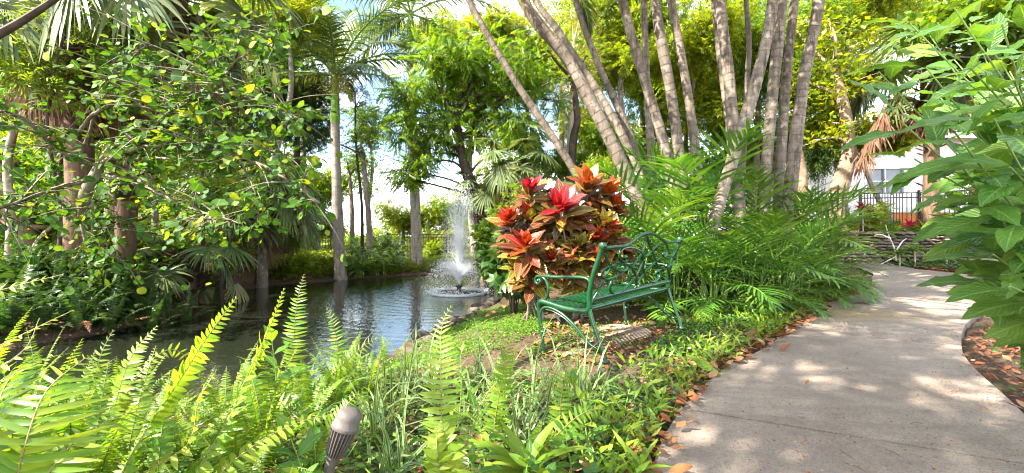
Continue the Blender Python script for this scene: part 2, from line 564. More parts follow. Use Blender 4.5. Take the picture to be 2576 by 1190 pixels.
def spray_mat():
    k = NT('water_spray')
    p = k.pbr((.93, .95, .98), .25, .6)
    t = k.n('ShaderNodeBsdfTransparent')
    mx = k.n('ShaderNodeMixShader')
    mx.inputs[0].default_value = .7
    k.l(t.outputs[0], mx.inputs[1])
    k.l(p, mx.inputs[2])
    return k.done(mx.outputs[0])


G['spray'] = spray_mat()

# ------------------------------------------------------------------ leaf templates


def leaf_t(w, nseg=5, fold=.25, curl=.15, shape=.45, tipw=0.0, wave=0.0, basew=0.0):
    """blade along +Y, length 1, half width w, three columns"""
    y = np.linspace(0, 1, nseg + 1)
    a = shape
    pw = np.where(y < a, np.sin(y / a * PI / 2), np.cos((y - a) / (1 - a) * PI / 2) ** .85)
    pw = np.maximum(pw, 0)
    pw[0], pw[-1] = max(pw[0], basew), max(tipw, .02)
    x = w * pw
    vs, us = [], []
    for i in range(nseg + 1):
        zc = -curl * y[i] ** 2
        wv = wave * math.sin(i * 2.4)
        for s in (-1, 0, 1):
            vs.append((s * x[i], y[i], zc + abs(s) * x[i] * fold + wv * s * x[i]))
            us.append((.5 + .5 * s, y[i]))
    f = []
    for i in range(nseg):
        for j in (0, 1):
            q = i * 3 + j
            f.append((q, q + 1, q + 4, q + 3))
    return np.array(vs), np.array(f), np.array(us)


def simple_leaf(w, fold=.2, curl=.12):
    v = np.array([(0, 0, 0), (-w, .45, fold * w), (0, .5, 0), (w, .45, fold * w), (0, 1, -curl)])
    f = np.array([(0, 2, 1), (0, 3, 2), (1, 2, 4), (2, 3, 4)])
    u = np.array([(.5, 0), (0, .45), (.5, .5), (1, .45), (.5, 1)])
    return v, f, u


def multi(T, pos, dirs, ups, sizes):
    """bake several copies of a template into a bigger template"""
    mb = MB()
    mb.place(T, np.array(pos, float), np.array(dirs, float), np.array(ups, float), np.array(sizes, float))
    fs = np.concatenate(mb.f).reshape(-1, T[1].shape[1])
    return np.vstack(mb.v), fs, np.vstack(mb.uv)


OVAL = simple_leaf(.24)
NARROW = simple_leaf(.11, .2, .2)
BROAD = simple_leaf(.33, .15, .1)


def round_leaf():
    n = 10
    th = np.linspace(0, 2 * PI, n, endpoint=False) - PI / 2
    v = [(0, .5, 0)]
    u = [(.5, .5)]
    for i, t in enumerate(th):
        r = .5 if i else .38
        x, y = r * 1.06 * math.cos(t), .5 + r * math.sin(t)
        v.append((x, y, .16 * abs(x) - .10 * (y - .3) ** 2 + .03 * math.sin(3 * t)))
        u.append((.5 + x, y))
    f = [(0, 1 + i, 1 + (i + 1) % n) for i in range(n)]
    return np.array(v), np.array(f), np.array(u)


ROUND = round_leaf()
# pinnate compound leaf: nine pairs of leaflets
_p, _d, _u, _s = [], [], [], []
for i in range(8):
    t = .12 + i * .11
    for s in (-1, 1):
        _p.append((0, t, -.12 * t * t))
        _d.append((s * 1.0, .55, -.28 - .3 * t))
        _u.append((0, .1, 1))
        _s.append(.30 * (1 - .35 * abs(t - .45)))
_p.append((0, 1, -.12)); _d.append((0, 1, -.4)); _u.append((0, .2, 1)); _s.append(.26)
PINN = multi(simple_leaf(.2, .1, .1), _p, _d, _u, _s)
# spray of small leaves for far crowns
_p, _d, _u, _s = [], [], [], []
_r = np.random.default_rng(3)
for i in range(7):
    t = i / 6
    s = -1 if i % 2 else 1
    _p.append((0, t * .8, -.1 * t * t))
    _d.append((s * (.9 - .6 * t), .6, -.25 + .3 * _r.random()))
    _u.append((s * .3, 0, 1))
    _s.append(.42)
SPRAY = multi(simple_leaf(.26, .2, .15), _p, _d, _u, _s)
SPRAYN = multi(simple_leaf(.10, .2, .25), _p, _d, _u, [q * 1.25 for q in _s])

# ------------------------------------------------------------------ terrain
POND = np.array([(-.22, 9.0), (-.71, 7.0), (-1.03, 5.83), (-1.29, 4.74), (-1.45, 3.9), (-1.75, 3.45), (-2.5, 3.15), (-4.0, 3.2), (-5.6, 3.4), (-7, 3.5), (-7, 4.6), (-5.9, 4.8),
                 (-5.6, 5.5), (-5.35, 6.66), (-5.8, 7.8), (-6.5, 9.6), (-6.2, 11.2), (-4.9, 12.2), (-3.0, 14.0), (-1.4, 14.3), (-.3, 13.9), (.3, 12.4), (.1, 10.5)])
WL = -.32
PL = [(-.5, -3), (.0, 0), (.3, 1.0), (.587, 1.767), (.80, 2.16), (.98, 2.42), (1.10, 2.585), (1.64, 3.21), (2.09, 3.59), (3.0, 4.5), (3.67, 5.17), (4.58, 6.13), (5.75, 7.07), (6.9, 8.1), (8.2, 9.6)]
PR = [(1.6, -3), (1.9, -.3), (2.2, .6), (2.42, 1.2), (2.5, 1.5), (2.55, 1.70), (2.68, 2.1), (3.05, 2.6), (3.5, 3.2), (4.0, 3.75), (5.0, 4.65), (6.2, 5.55), (7.2, 6.4), (8.2, 7.3), (9.9, 8.3)]
JOINTS = {5, 9, 11, 13}
PL, PR = [tuple(q) for q in catmull(PL, 4)], [tuple(q) for q in catmull(PR, 4)]
JOINTS = {4 * j for j in JOINTS}
JUNC = [(8.2, 9.6), (9.1, 10.6), (9.76, 11.8), (10.4, 14), (11, 18), (12.3, 18), (11.6, 13.5), (10.9, 11.3), (11.2, 10.2), (12.5, 9.4), (16, 8.6), (16, 7.0), (12, 7.4), (9.9, 8.3)]
PATHPOLY = np.array(PL + JUNC[1:-1] + PR[::-1])


def polydist(x, y, poly):
    """signed distance, positive outside"""
    x, y = np.asarray(x, float), np.asarray(y, float)
    d = np.full(x.shape, 1e9)
    ins = np.zeros(x.shape, bool)
    n = len(poly)
    for i in range(n):
        ax, ay = poly[i]
        bx, by = poly[(i + 1) % n]
        dx, dy = bx - ax, by - ay
        t = np.clip(((x - ax) * dx + (y - ay) * dy) / (dx * dx + dy * dy), 0, 1)
        d = np.minimum(d, np.hypot(x - ax - t * dx, y - ay - t * dy))
        c = ((ay > y) != (by > y))
        with np.errstate(divide='ignore', invalid='ignore'):
            xi = (bx - ax) * (y - ay) / (by - ay if by != ay else 1e-9) + ax
        ins ^= c & (x < xi)
    return np.where(ins, -d, d)


def wallline(x):
    return 12.75 - .05 * (x - 10)


def zg(x, y):
    x, y = np.asarray(x, float), np.asarray(y, float)
    sd = polydist(x, y, POND)
    tgt = -.02 - .12 * smooth(y, 11, 15) + .18 * smooth(-x, 4.5, 8) * smooth(y, 4, 6)
    rise = smooth(sd, 0, 1.3)
    z = np.where(sd < 0, WL - .4 * smooth(-sd, 0, .7), (WL + .03) + (tgt - WL - .03) * rise)
    z = z + .03 * np.sin(x * 2.3 + 1) * np.sin(y * 1.9) * smooth(sd, .2, 1.5)
    terr = smooth(y - wallline(x), .02, .16) * smooth(x, 9.0, 10.2)
    z = z + terr * (1.0 + .2 * smooth(y, 13, 15) - z)
    z = z + smooth(y, 10.5, 12.6) * .16 * (1 - terr) * smooth(x, 9, 11)
    pd = polydist(x, y, PATHPOLY)
    z = z * smooth(pd, 0, .5) + (1 - smooth(pd, 0, .5)) * np.where(y < 10.5, -.03, z)
    z = np.where(pd < .03, np.minimum(z, -.09), z)
    return z


def zg1(x, y):
    return float(zg(np.array([x]), np.array([y]))[0])


def build_setting():
    def axis(lo, hi, fine, far):
        core = np.arange(lo, hi, fine)
        g = hi + np.cumsum(fine * 1.25 ** np.arange(1, 40))
        g2 = lo - np.cumsum(fine * 1.25 ** np.arange(1, 40))
        return np.concatenate([[-far], g2[g2 > -far][::-1], core, g[g < far], [far]])
    xs, ys = axis(-9, 14, .09, 260), axis(.2, 16, .09, 260)
    X, Yv = np.meshgrid(xs, ys)
    Z = zg(X, Yv)
    nz = R.normal(0, .008, Z.shape)
    Z = Z + nz * (polydist(X, Yv, PATHPOLY) > .1)
    n, m = X.shape
    i, j = np.meshgrid(np.arange(n - 1), np.arange(m - 1), indexing='ij')
    q = i * m + j
    f = np.stack([q, q + 1, q + m + 1, q + m], -1).reshape(-1, 4)
    mb = MB()
    mb.add(np.stack([X, Yv, Z], -1).reshape(-1, 3), f)
    kind(mb.build('ground', G['soil']), 'structure')
    # pond water sheet, tucked under the banks
    mb = MB()
    import mathutils.geometry as mg
    nx = np.roll(POND, -1, 0) - np.roll(POND, 1, 0)
    ring = POND + nrm(np.c_[nx[:, 1], -nx[:, 0]]) * .3
    if polydist(ring[:1, 0], ring[:1, 1], POND)[0] < 0:
        ring = 2 * POND - ring
    mb.add(np.c_[ring, np.full(len(ring), WL)], [t for t in mg.tessellate_polygon([[Vector((x, y, 0)) for x, y in ring]])])
    kind(mb.build('pond_water', G['water'], smooth_=False), 'structure')
    # path: slabs with open joints
    L0, R0 = np.array(PL, float), np.array(PR, float)
    rowsL, rowsR, dz = [], [], []
    for a in range(len(PL)):
        if a in JOINTS:
            d = nrm(.5 * (L0[a + 1] - L0[a - 1] + R0[a + 1] - R0[a - 1]))
            for o, z in ((-.012, 0), (-.008, -.07), (.008, -.07), (.012, 0)):
                rowsL.append(L0[a] + d * o); rowsR.append(R0[a] + d * o); dz.append(z)
        else:
            rowsL.append(L0[a]); rowsR.append(R0[a]); dz.append(0)
    # densify with a spline per slab
    rowsL, rowsR = np.array(rowsL), np.array(rowsR)
    mb = MB()
    vs, fs = [], []
    K = 8
    for a in range(len(rowsL)):
        l, r = rowsL[a], rowsR[a]
        jl, jr = (R.normal(0, .008, 2), R.normal(0, .008, 2)) if dz[a] == 0 else (0, 0)
        cols = [l + (r - l) * t for t in np.linspace(0, 1, K)]
        pr = [np.array([*(cols[0] + jl), -.12])] + [np.array([*c_, dz[a]]) for c_ in cols] + [np.array([*(cols[-1] + jr), -.12])]
        vs += pr
    M = K + 2
    for a in range(len(rowsL) - 1):
        for b in range(M - 1):
            fs.append((a * M + b, a * M + b + 1, (a + 1) * M + b + 1, (a + 1) * M + b))
    mb.add(vs, fs)
    me_j = np.array([(x, y, 0) for x, y in JUNC])
    # junction fan
    tri = []
    for t in mg.tessellate_polygon([[Vector(p) for p in me_j]]):
        tri.append(t)
    zz = me_j.copy()
    zz[:, 2] = .16 * smooth(zz[:, 1], 10.5, 12.6) * smooth(zz[:, 0], 9, 11) + .012 * (zz[:, 1] > 9.7)
    mb.add(zz, tri)
    kind(mb.build('path', G['path'], smooth_=False), 'structure')
    # bare slab under the bench
    mb = MB()
    pts = np.array([V(1395, 905, 3.5)[:2], V(1470, 905, 3.62)[:2], V(1640, 842, 4.35)[:2], V(1545, 825, 4.75)[:2], V(1470, 850, 4.3)[:2]])
    pts = catmull(np.vstack([pts, pts[:1]]), 5)[:-1]
    top = np.c_[pts, np.full(len(pts), -.005)]
    n = len(pts)
    cen = np.array([[*pts.mean(0), .0]])
    mb.add(np.vstack([top, top - [0, 0, .1], cen]), [(a, (a + 1) % n, 2 * n) for a in range(n)])
    mb.add(np.vstack([top, top - [0, 0, .1]]), [(a, (a + 1) % n, n + (a + 1) % n, n + a) for a in range(n)])
    kind(mb.build('bench_slab', G['path'], smooth_=False), 'structure')


build_setting()


def scatter(n, poly=None, box=None, avoid=True, dens=None, path_gap=.0):
    """points on open ground inside poly"""
    poly = np.array(poly, float)
    lo, hi = poly.min(0), poly.max(0)
    out = np.zeros((0, 2))
    while len(out) < n:
        p = R.uniform(lo, hi, (n * 3, 2))
        ok = polydist(p[:, 0], p[:, 1], poly) < 0
        if avoid:
            ok &= polydist(p[:, 0], p[:, 1], PATHPOLY) > path_gap
            ok &= polydist(p[:, 0], p[:, 1], POND) > .03
        if dens is not None:
            ok &= dens(p) > R.random(len(p))
        if ok.sum() == 0:
            break
        out = np.vstack([out, p[ok]])
    out = out[:n]
    return np.c_[out, zg(out[:, 0], out[:, 1])]


def rdir(n, lo=-.3, hi=.6):
    a = R.uniform(0, 2 * PI, n)
    return nrm(np.c_[np.cos(a), np.sin(a), R.uniform(lo, hi, n)])

# ------------------------------------------------------------------ bench
def build_bench():
    L, D = 1.39, .528 / .5
    yaw, pitch, roll = .799, .075, -.024
    root = thing('garden_bench', 'green cast metal garden bench with scrolled vine back beside the path', 'bench', (.636, 3.197, .042))
    root.matrix_world = Matrix.Translation((.636, 3.197, .042)) @ Matrix.Rotation(yaw, 4, 'Z') @ Matrix.Rotation(roll, 4, 'Y') @ Matrix.Rotation(-pitch, 4, 'X')
    P = G['paint']

    def yz(x, pts, n=6):
        c = catmull([(x, y * D, z) for y, z in pts], n)
        return c

    def zs(y):
        return np.interp(y, [.0, .06, .14, .28, .40, .46, .49, .51], [.40, .378, .385, .402, .425, .43, .42, .40])

    def spiral(cx, cz, r0, r1, a0, a1, n=14):
        t = np.linspace(0, 1, n)
        r = r0 + (r1 - r0) * t
        a = a0 + (a1 - a0) * t
        return [(cx + q * math.cos(b), cz + q * math.sin(b)) for q, b in zip(r, a)]
    for x, s in ((0, -1), (L, 1)):
        mb = MB()      # rear post and its leg in one casting line, split at the seat
        mb.tube(yz(x, [(-.075, -.01), (-.055, .1), (-.01, .25), (.02, .38), (.02, .41)]), [.018, .015, .017, .021], 10)
        mb.lathe([(0, -.012), (.024, -.012), (.026, 0), (.02, .02), (0, .02)], np.array([x, -.077 * D, 0.]), seg=12)
        mb.build('leg', P, root)
        mb = MB()
        mb.tube(yz(x, [(.02, .40), (.012, .5), (-.03, .64), (-.095, .78), (-.13, .86)]), [.021, .021, .02, .021, .022], 12)
        mb.lathe([(0, -.024), (.022, -.024), (.028, -.018), (.028, .018), (.022, .024), (.015, .02), (.012, .026), (0, .026)], np.array([x, -.132 * D, .865]), (1, 0, 0), 20)
        mb.build('back_post', P, root)
        mb = MB()
        mb.tube(yz(x, [(.488, .43), (.505, .40), (.508, .33), (.5, .2), (.492, .08), (.49, -.01)]), [.019, .018, .016, .0135, .0125, .015], 10)
        mb.tube(yz(x, [(.498, .24)] + spiral(.468, .2, .036, .012, .9, -4.4)), [.011, .01, .009, .011], 8)
        mb.lathe([(0, -.012), (.02, -.012), (.021, 0), (.015, .018), (0, .018)], np.array([x, .49 * D, 0.]), seg=12)
        mb.build('leg', P, root)
        mb = MB()
        mb.tube(yz(x, [(.02, .395), (.05, .372), (.12, .372), (.25, .385), (.37, .412), (.45, .43), (.488, .428), (.507, .40)]), [.022, .021, .018, .017, .017, .018, .018], 10, flat=1.25)
        mb.build('side_rail', P, root)
        mb = MB()
        mb.tube(yz(x, [(.498, .25), (.496, .32), (.475, .365), (.43, .385), (.36, .375), (.26, .33), (.15, .24), (.05, .13), (-.035, .085)]), .0115, 8)
        mb.tube(yz(x, [(.43, .366), (.36, .355), (.26, .31), (.15, .22), (.06, .12)]), .006, 6)
        mb.build('brace', P, root)
        mb = MB()
        arm = [(-.005, .595), (.02, .622), (.08, .634), (.2, .636), (.32, .638), (.42, .645), (.48, .645)] + spiral(.487, .608, .037, .012, 1.5, -4.6)
        mb.tube(yz(x, arm, 4), [.015, .016, .017, .017, .017, .016, .014, .011], 10, flat=.8)
        for yy in (.13, .37):
            mb.lathe([(.014, -.008), (.0205, -.004), (.0205, .004), (.014, .008)], np.array([x, yy * D, .637 + (.006 if yy > .2 else 0)]), (0, 1, 0), 12)
        mb.lathe([(0, -.02), (.013, -.02), (.015, 0), (.013, .02), (0, .02)], np.array([x, .487 * D, .608]), (1, 0, 0), 12)
        mb.build('armrest', P, root)
        mb = MB()
        mb.tube(yz(x, [(.455, .64), (.415, .615), (.395, .56), (.40, .50), (.43, .45), (.475, .425)]), .0125, 10)
        mb.build('arm_support', P, root)
    # seat lattice following the seat curve
    mb = MB()
    y0, y1 = .03, .455
    w = y1 - y0
    sp = .058
    for sgn in (1, -1):
        for k in range(-int(w / sp) - 2, int(L / sp) + int(w / sp) + 2):
            a = k * sp + .01
            pts = []
            for t in np.linspace(0, 1, 9):
                yy = y0 + w * t
                xx = a + sgn * (yy - y0) * 1.0
                if .015 < xx < L - .015:
                    pts.append((xx, yy * D, zs(yy) + (0.002 if sgn > 0 else 0)))
            if len(pts) > 1:
                p = np.array(pts)
                d = nrm(np.gradient(p, axis=0))
                s_ = np.cross(d, [0, 0, 1.0]) * .009
                n = len(p)
                top = np.stack([p - s_, p + s_], 1).reshape(-1, 3)
                bot = top - [0, 0, .007]
                f = [(2 * i, 2 * i + 1, 2 * i + 3, 2 * i + 2) for i in range(n - 1)]
                g = [(2 * i, 2 * i + 2, 2 * n + 2 * i + 2, 2 * n + 2 * i) for i in range(n - 1)]
                h = [(2 * i + 1, 2 * n + 2 * i + 1, 2 * n + 2 * i + 3, 2 * i + 3) for i in range(n - 1)]
                b_ = [(2 * n + 2 * i, 2 * n + 2 * i + 2, 2 * n + 2 * i + 3, 2 * n + 2 * i + 1) for i in range(n - 1)]
                mb.add(np.vstack([top, bot]), f + g + h + b_)
    mb.build('seat', P, root, smooth_=False)
    mb = MB()
    ys = np.array([.45, .468, .485, .499, .508, .507])
    for off, (xa, xb) in ((0, (.0, L)),):
        top = np.array([[(x, y * D, zz) for x in (xa, xb)] for y, zz in zip(ys, [.434, .434, .428, .415, .395, .372])]).reshape(-1, 3)
        f = [(2 * i, 2 * i + 1, 2 * i + 3, 2 * i + 2) for i in range(5)]
        mb.add(top, f)
        mb.add(top - [0, .012, .012], f)
    mb.tube(np.array([(0, .503 * D, .37), (L, .503 * D, .37)]), .008, 8)
    mb.build('front_apron', P, root)
    mb = MB()
    mb.tube(np.array([(0, .03 * D, .388), (L, .03 * D, .388)]), .014, 8, flat=1.6)
    mb.tube(np.array([(0, .45 * D, .424), (L, .45 * D, .424)]), .011, 8)
    mb.build('seat_rail', P, root)
    # back panel of vine scrolls
    C = {
        'crest': [(-.0, 1.0), (0.106, 1.006), (0.232, 1.011), (0.299, 1.079), (0.384, 1.195), (0.49, 1.25), (0.597, 1.2), (0.699, 1.09), (0.776, 1.014), (0.885, 1.006), (1.0, 1.0)],
        'a': [(0.036, 0.234), (0.083, 0.474), (0.139, 0.615), (0.228, 0.65), (0.337, 0.555), (0.398, 0.429), (0.452, 0.271), (0.492, 0.052)],
        'b': [(0.024, 0.892), (0.057, 0.754), (0.108, 0.631), (0.177, 0.535), (0.251, 0.474), (0.341, 0.528)],
        'c': [(0.015, 0.546), (0.067, 0.617), (0.139, 0.635)],
        'd': [(0.008, 0.499), (0.082, 0.372), (0.158, 0.372), (0.243, 0.437), (0.301, 0.512)],
        'e': [(0.30, 0.0), (0.391, 0.179), (0.443, 0.331), (0.47, 0.547), (0.474, 0.71), (0.436, 0.85), (0.365, 0.94), (0.288, 0.98), (0.222, 0.975), (0.184, 0.914), (0.182, 0.824), (0.212, 0.717), (0.254, 0.676), (0.28, 0.714), (0.262, 0.795), (0.237, 0.782)],
        'f': [(0.354, 0.537), (0.406, 0.671), (0.452, 0.848), (0.467, 1.028), (0.465, 1.23)],
        'g': [(0.474, 1.23), (0.521, 1.02), (0.574, 0.852), (0.638, 0.673), (0.705, 0.484), (0.815, 0.363), (0.9, 0.401), (0.986, 0.534)],
        'h': [(0.47, 0.0), (0.528, 0.274), (0.594, 0.456), (0.683, 0.606), (0.792, 0.668), (0.907, 0.638), (0.979, 0.567)],
        'i': [(0.499, 0.649), (0.506, 0.509), (0.552, 0.324), (0.647, 0.144), (0.741, 0.094), (0.795, 0.184), (0.784, 0.342), (0.743, 0.369), (0.718, 0.316), (0.724, 0.239), (0.76, 0.233)],
        'j': [(0.517, 0.727), (0.574, 0.852), (0.651, 0.962), (0.746, 0.985), (0.796, 0.898), (0.811, 0.752), (0.78, 0.686), (0.744, 0.736), (0.762, 0.776)],
        'k': [(0.975, 0.946), (0.938, 0.757), (0.886, 0.648)],
        'l': [(0.23, 0.0), (0.165, 0.136), (0.158, 0.266), (0.179, 0.312), (0.205, 0.262), (0.196, 0.225)],
        'm': [(0.996, 0.018), (0.94, 0.2), (0.893, 0.341), (0.835, 0.449)],
        'n': [(0.011, 0.008), (0.049, 0.229), (0.092, 0.291), (.158, .372)],
        'o': [(.69, .0), (.741, .094)],
    }

    def bp(u, v):
        return (u * L, (-.005 - .115 * v - .02 * math.sin(v * 2.2)) * D, .462 + v * .385)
    mb = MB()
    for k, c in C.items():
        if k != 'crest':
            mb.tube(catmull([bp(u, v) for u, v in c], 5), .0125, 8, flat=.75)
    # leaves cast into the scroll
    lf = leaf_t(.3, 5, .1, .1)
    for u, v, du, dv, s in ((.14, .63, .6, .35, .11), (.25, .46, -.8, .3, .1), (.34, .53, .7, .2, .09), (.8, .37, .7, .3, .1), (.79, .67, -.5, .4, .1), (.45, .55, .1, .9, .08)):
        a, b = np.array(bp(u, v)), np.array(bp(u + du * .1, v + dv * .25))
        mb.place(lf, [a], [b - a], [(0, -1, -.2)], [s])
    mb.build('back_panel', P, root)
    mb = MB()
    mb.tube(catmull([bp(u, v) for u, v in C['crest']], 6), .0145, 10)
    mb.build('crest_rail', P, root)
    mb = MB()
    mb.tube(np.array([bp(0, 0), bp(1, 0)]), .013, 8, flat=1.7)
    mb.build('back_rail', P, root)


build_bench()


# ------------------------------------------------------------------ fountain
def build_fountain():
    c = np.array([-1.19, 9.5, WL])
    root = thing('pond_fountain', 'floating fountain ring spraying white water up in the pond', 'fountain', c)
    mb = MB()
    th = np.linspace(0, 2 * PI, 49)
    mb.tube(np.c_[.62 * np.cos(th), .62 * np.sin(th), np.full(49, .02)], .036, 10, cap=False, flat=1.0)
    mb.build('float_ring', flat_mat('grey_float', (.5, .51, .53), .4, .5, .2, 10), root)
    mb = MB()
    mb.lathe([(.0, -.05), (.12, -.05), (.12, .0), (.05, .02), (.05, .12), (.075, .14), (.075, .19), (.04, .2), (0, .2)], np.zeros(3))
    for a in range(3):
        mb.tube(np.array([(0, 0, .01), (.6 * math.cos(a * 2.1 + .4), .6 * math.sin(a * 2.1 + .4), .02)]), .015, 6)
    mb.build('nozzle', G['bronze_dk'], root)
    oc = (np.array([(1, 0, 0), (-1, 0, 0), (0, 1, 0), (0, -1, 0), (0, 0, 1.5), (0, 0, -1.5)]),
          np.array([(0, 2, 4), (2, 1, 4), (1, 3, 4), (3, 0, 4), (2, 0, 5), (1, 2, 5), (3, 1, 5), (0, 3, 5)]), np.zeros((6, 2)))
    g = 9.8

    def droplets(n, vz, vr, jit, smin, smax, tmin=0.0, tmax=1.0, streak=None):
        a = R.uniform(0, 2 * PI, n)
        s = 1 + R.normal(0, jit, n)
        z0, T = .2, None
        V0 = vz * s
        T = (V0 + np.sqrt(V0 ** 2 + 2 * g * z0)) / g
        t = T * (tmin + (tmax - tmin) * R.random(n))
        rr = vr * (1 + R.normal(0, .25, n)) * t + np.abs(R.normal(0, .008, n))
        p = np.c_[rr * np.cos(a), rr * np.sin(a), z0 + V0 * t - .5 * g * t * t]
        p += R.normal(0, .012, p.shape) * t[:, None] * 2
        v = np.c_[vr * np.cos(a), vr * np.sin(a), V0 - g * t]
        return p, nrm(v), np.exp(R.uniform(math.log(smin), math.log(smax), n))
    mb = MB()
    for args in ((9000, 6.0, .3, .06, .002, .006, .04, .95), (6000, 5.2, .36, .12, .002, .0055, .04, .9), (5000, 4.3, .34, .1, .002, .0055, .02, .85)):
        p, d, s = droplets(*args)
        p = p[p[:, 2] > .02]
        d = d[:len(p)]
        sp = R.uniform(1.0, 3.5, len(p))
        up = np.tile([.3, .2, .9], (len(p), 1))
        # stretched drops: local z is the long side
        tv = oc[0][:, [0, 2, 1]]
        mb.place((tv, oc[1], oc[2]), p, np.tile([0, 0, 1.], (len(p), 1)) + R.normal(0, .15, p.shape), np.tile([0, 1., .0], (len(p), 1)), s[:len(p)] * 1.4, wid=.55)
    for i in range(90):
        a = R.uniform(0, 2 * PI)
        vr, vz = abs(R.normal(.2, .1)), R.uniform(4.2, 5.9)
        t = np.linspace(0, R.uniform(.28, .5), 12)
        mb.tube(np.c_[vr * t * math.cos(a), vr * t * math.sin(a), .2 + vz * t - .5 * g * t * t], [.007, .005, .002], 5, cap=False)
    kind(mb.build('jet', G['spray'], root), 'stuff')
    mb = MB()
    for args in ((9000, 2.95, 1.05, .06, .0025, .007, .05, 1.0), (2500, 2.5, .75, .1, .0025, .006, .05, 1.0)):
        p, d, s = droplets(*args)
        mb.place(oc, p, d, np.tile([.1, 0, 1.], (len(p), 1)), s)
    for i in range(22):
        a = i / 22 * 2 * PI + R.normal(0, .1)
        vr, vz = R.uniform(.8, 1.08), R.uniform(2.6, 3.0)
        t = np.linspace(0, .26, 10)
        mb.tube(np.c_[vr * t * math.cos(a), vr * t * math.sin(a), .2 + vz * t - .5 * g * t * t], [.008, .006, .004], 5, cap=False)
    a = R.uniform(0, 2 * PI, 700)
    rr = .62 + R.normal(0, .07, 700)
    mb.place(oc, np.c_[rr * np.cos(a), rr * np.sin(a), R.uniform(.0, .10, 700)], (0, 0, 1), (1, 0, 0), R.uniform(.004, .014, 700))
    kind(mb.build('spray', G['spray'], root), 'stuff')


build_fountain()


# ------------------------------------------------------------------ garden spotlight
def build_spot():
    Y = 1.55
    a, b = V(838, 1152, Y), V(876, 1040, Y - .02)
    ax = nrm(b - a + np.array([0, .03, 0]))
    root = thing('garden_spotlight', 'bronze garden spotlight with ribbed body tilted among the ferns', 'spotlight', (a[0] - .02, a[1], zg1(a[0], a[1])))
    o = np.array(root.location)
    k = Y / F
    mb = MB()
    r = 31 * k
    h = 118 * k
    base = a - o
    mb.lathe([(0, .66 * h), (r * .9, .66 * h), (r * 1.1, .665 * h), (r * 1.12, .68 * h), (r * 1.12, .74 * h), (r * 1.1, .755 * h), (r * 1.02, .765 * h), (r * 1.0, .92 * h), (r * .93, 1.0 * h), (r * .72, 1.05 * h), (r * .35, 1.075 * h), (0, 1.08 * h)], base, ax, 28)
    mb.build('hood', G['bronze'], root)
    mb = MB()
    mb.lathe([(0, .05 * h), (r * .5, .05 * h), (r * .62, .1 * h), (r * .80, .45 * h), (r * .86, .67 * h), (0, .67 * h)], base, ax, 28)
    mb.build('body', G['bronze_dk'], root)
    mb = MB()
    x = nrm(np.cross(ax, [0, 1, 0]))
    y = np.cross(ax, x)
    for i in range(22):
        t = i / 22 * 2 * PI
        d = x * math.cos(t) + y * math.sin(t)
        tn = np.cross(ax, d)
        w = .0016
        prof = [(.06, .58, .68), (.25, .66, .84), (.5, .75, .98), (.66, .84, 1.06)]
        vs = []
        for hh, ri, ro in prof:
            for rr in (ri, ro):
                for s in (-1, 1):
                    vs.append(base + ax * hh * h + d * rr * r + tn * s * w)
        fs = []
        for q in range(3):
            e = q * 4
            fs += [(e + 2, e + 3, e + 7, e + 6), (e, e + 2, e + 6, e + 4), (e + 3, e + 1, e + 5, e + 7)]
        mb.add(vs, fs)
    mb.build('cooling_fins', G['bronze'], root, smooth_=False)
    mb = MB()
    e1 = base - ax * .18 * h
    mb.tube(catmull([base + ax * .1 * h, base - ax * .05 * h, e1, e1 + np.array([-.006, 0, -.03])], 5), [r * .62, r * .5, r * .42, r * .42], 14)
    mb.lathe([(0, -.016), (.013, -.016), (.015, -.006), (.015, .006), (.013, .016), (0, .016)], e1, (0, 1, 0), 16)
    mb.build('knuckle', G['bronze'], root)
    mb = MB()
    mb.tube(np.array([e1 + [-.004, 0, -.02], [e1[0] - .012, e1[1], -.12]]), .012, 10)
    mb.build('stake', G['bronze_dk'], root)


build_spot()


# ------------------------------------------------------------------ rocks
def rock_verts(rx, ry, rz, seed):
    import bmesh
    bm = bmesh.new()
    bmesh.ops.create_icosphere(bm, subdivisions=3, radius=1)
    v = np.array([q.co[:] for q in bm.verts])
    f = np.array([[q.index for q in t.verts] for t in bm.faces])
    bm.free()
    r = np.random.default_rng(seed)
    d = np.zeros(len(v))
    for i in range(9):
        n = nrm(r.normal(size=3))
        c = r.uniform(.55, .95)
        v = v - np.maximum(v @ n - c, 0)[:, None] * n * .85
    for i in range(6):
        k = r.normal(size=3) * 3
        d += np.sin(v @ k + r.uniform(0, 6)) * .02
    v = v * (1 + d[:, None])
    return v * [rx, ry, rz], f


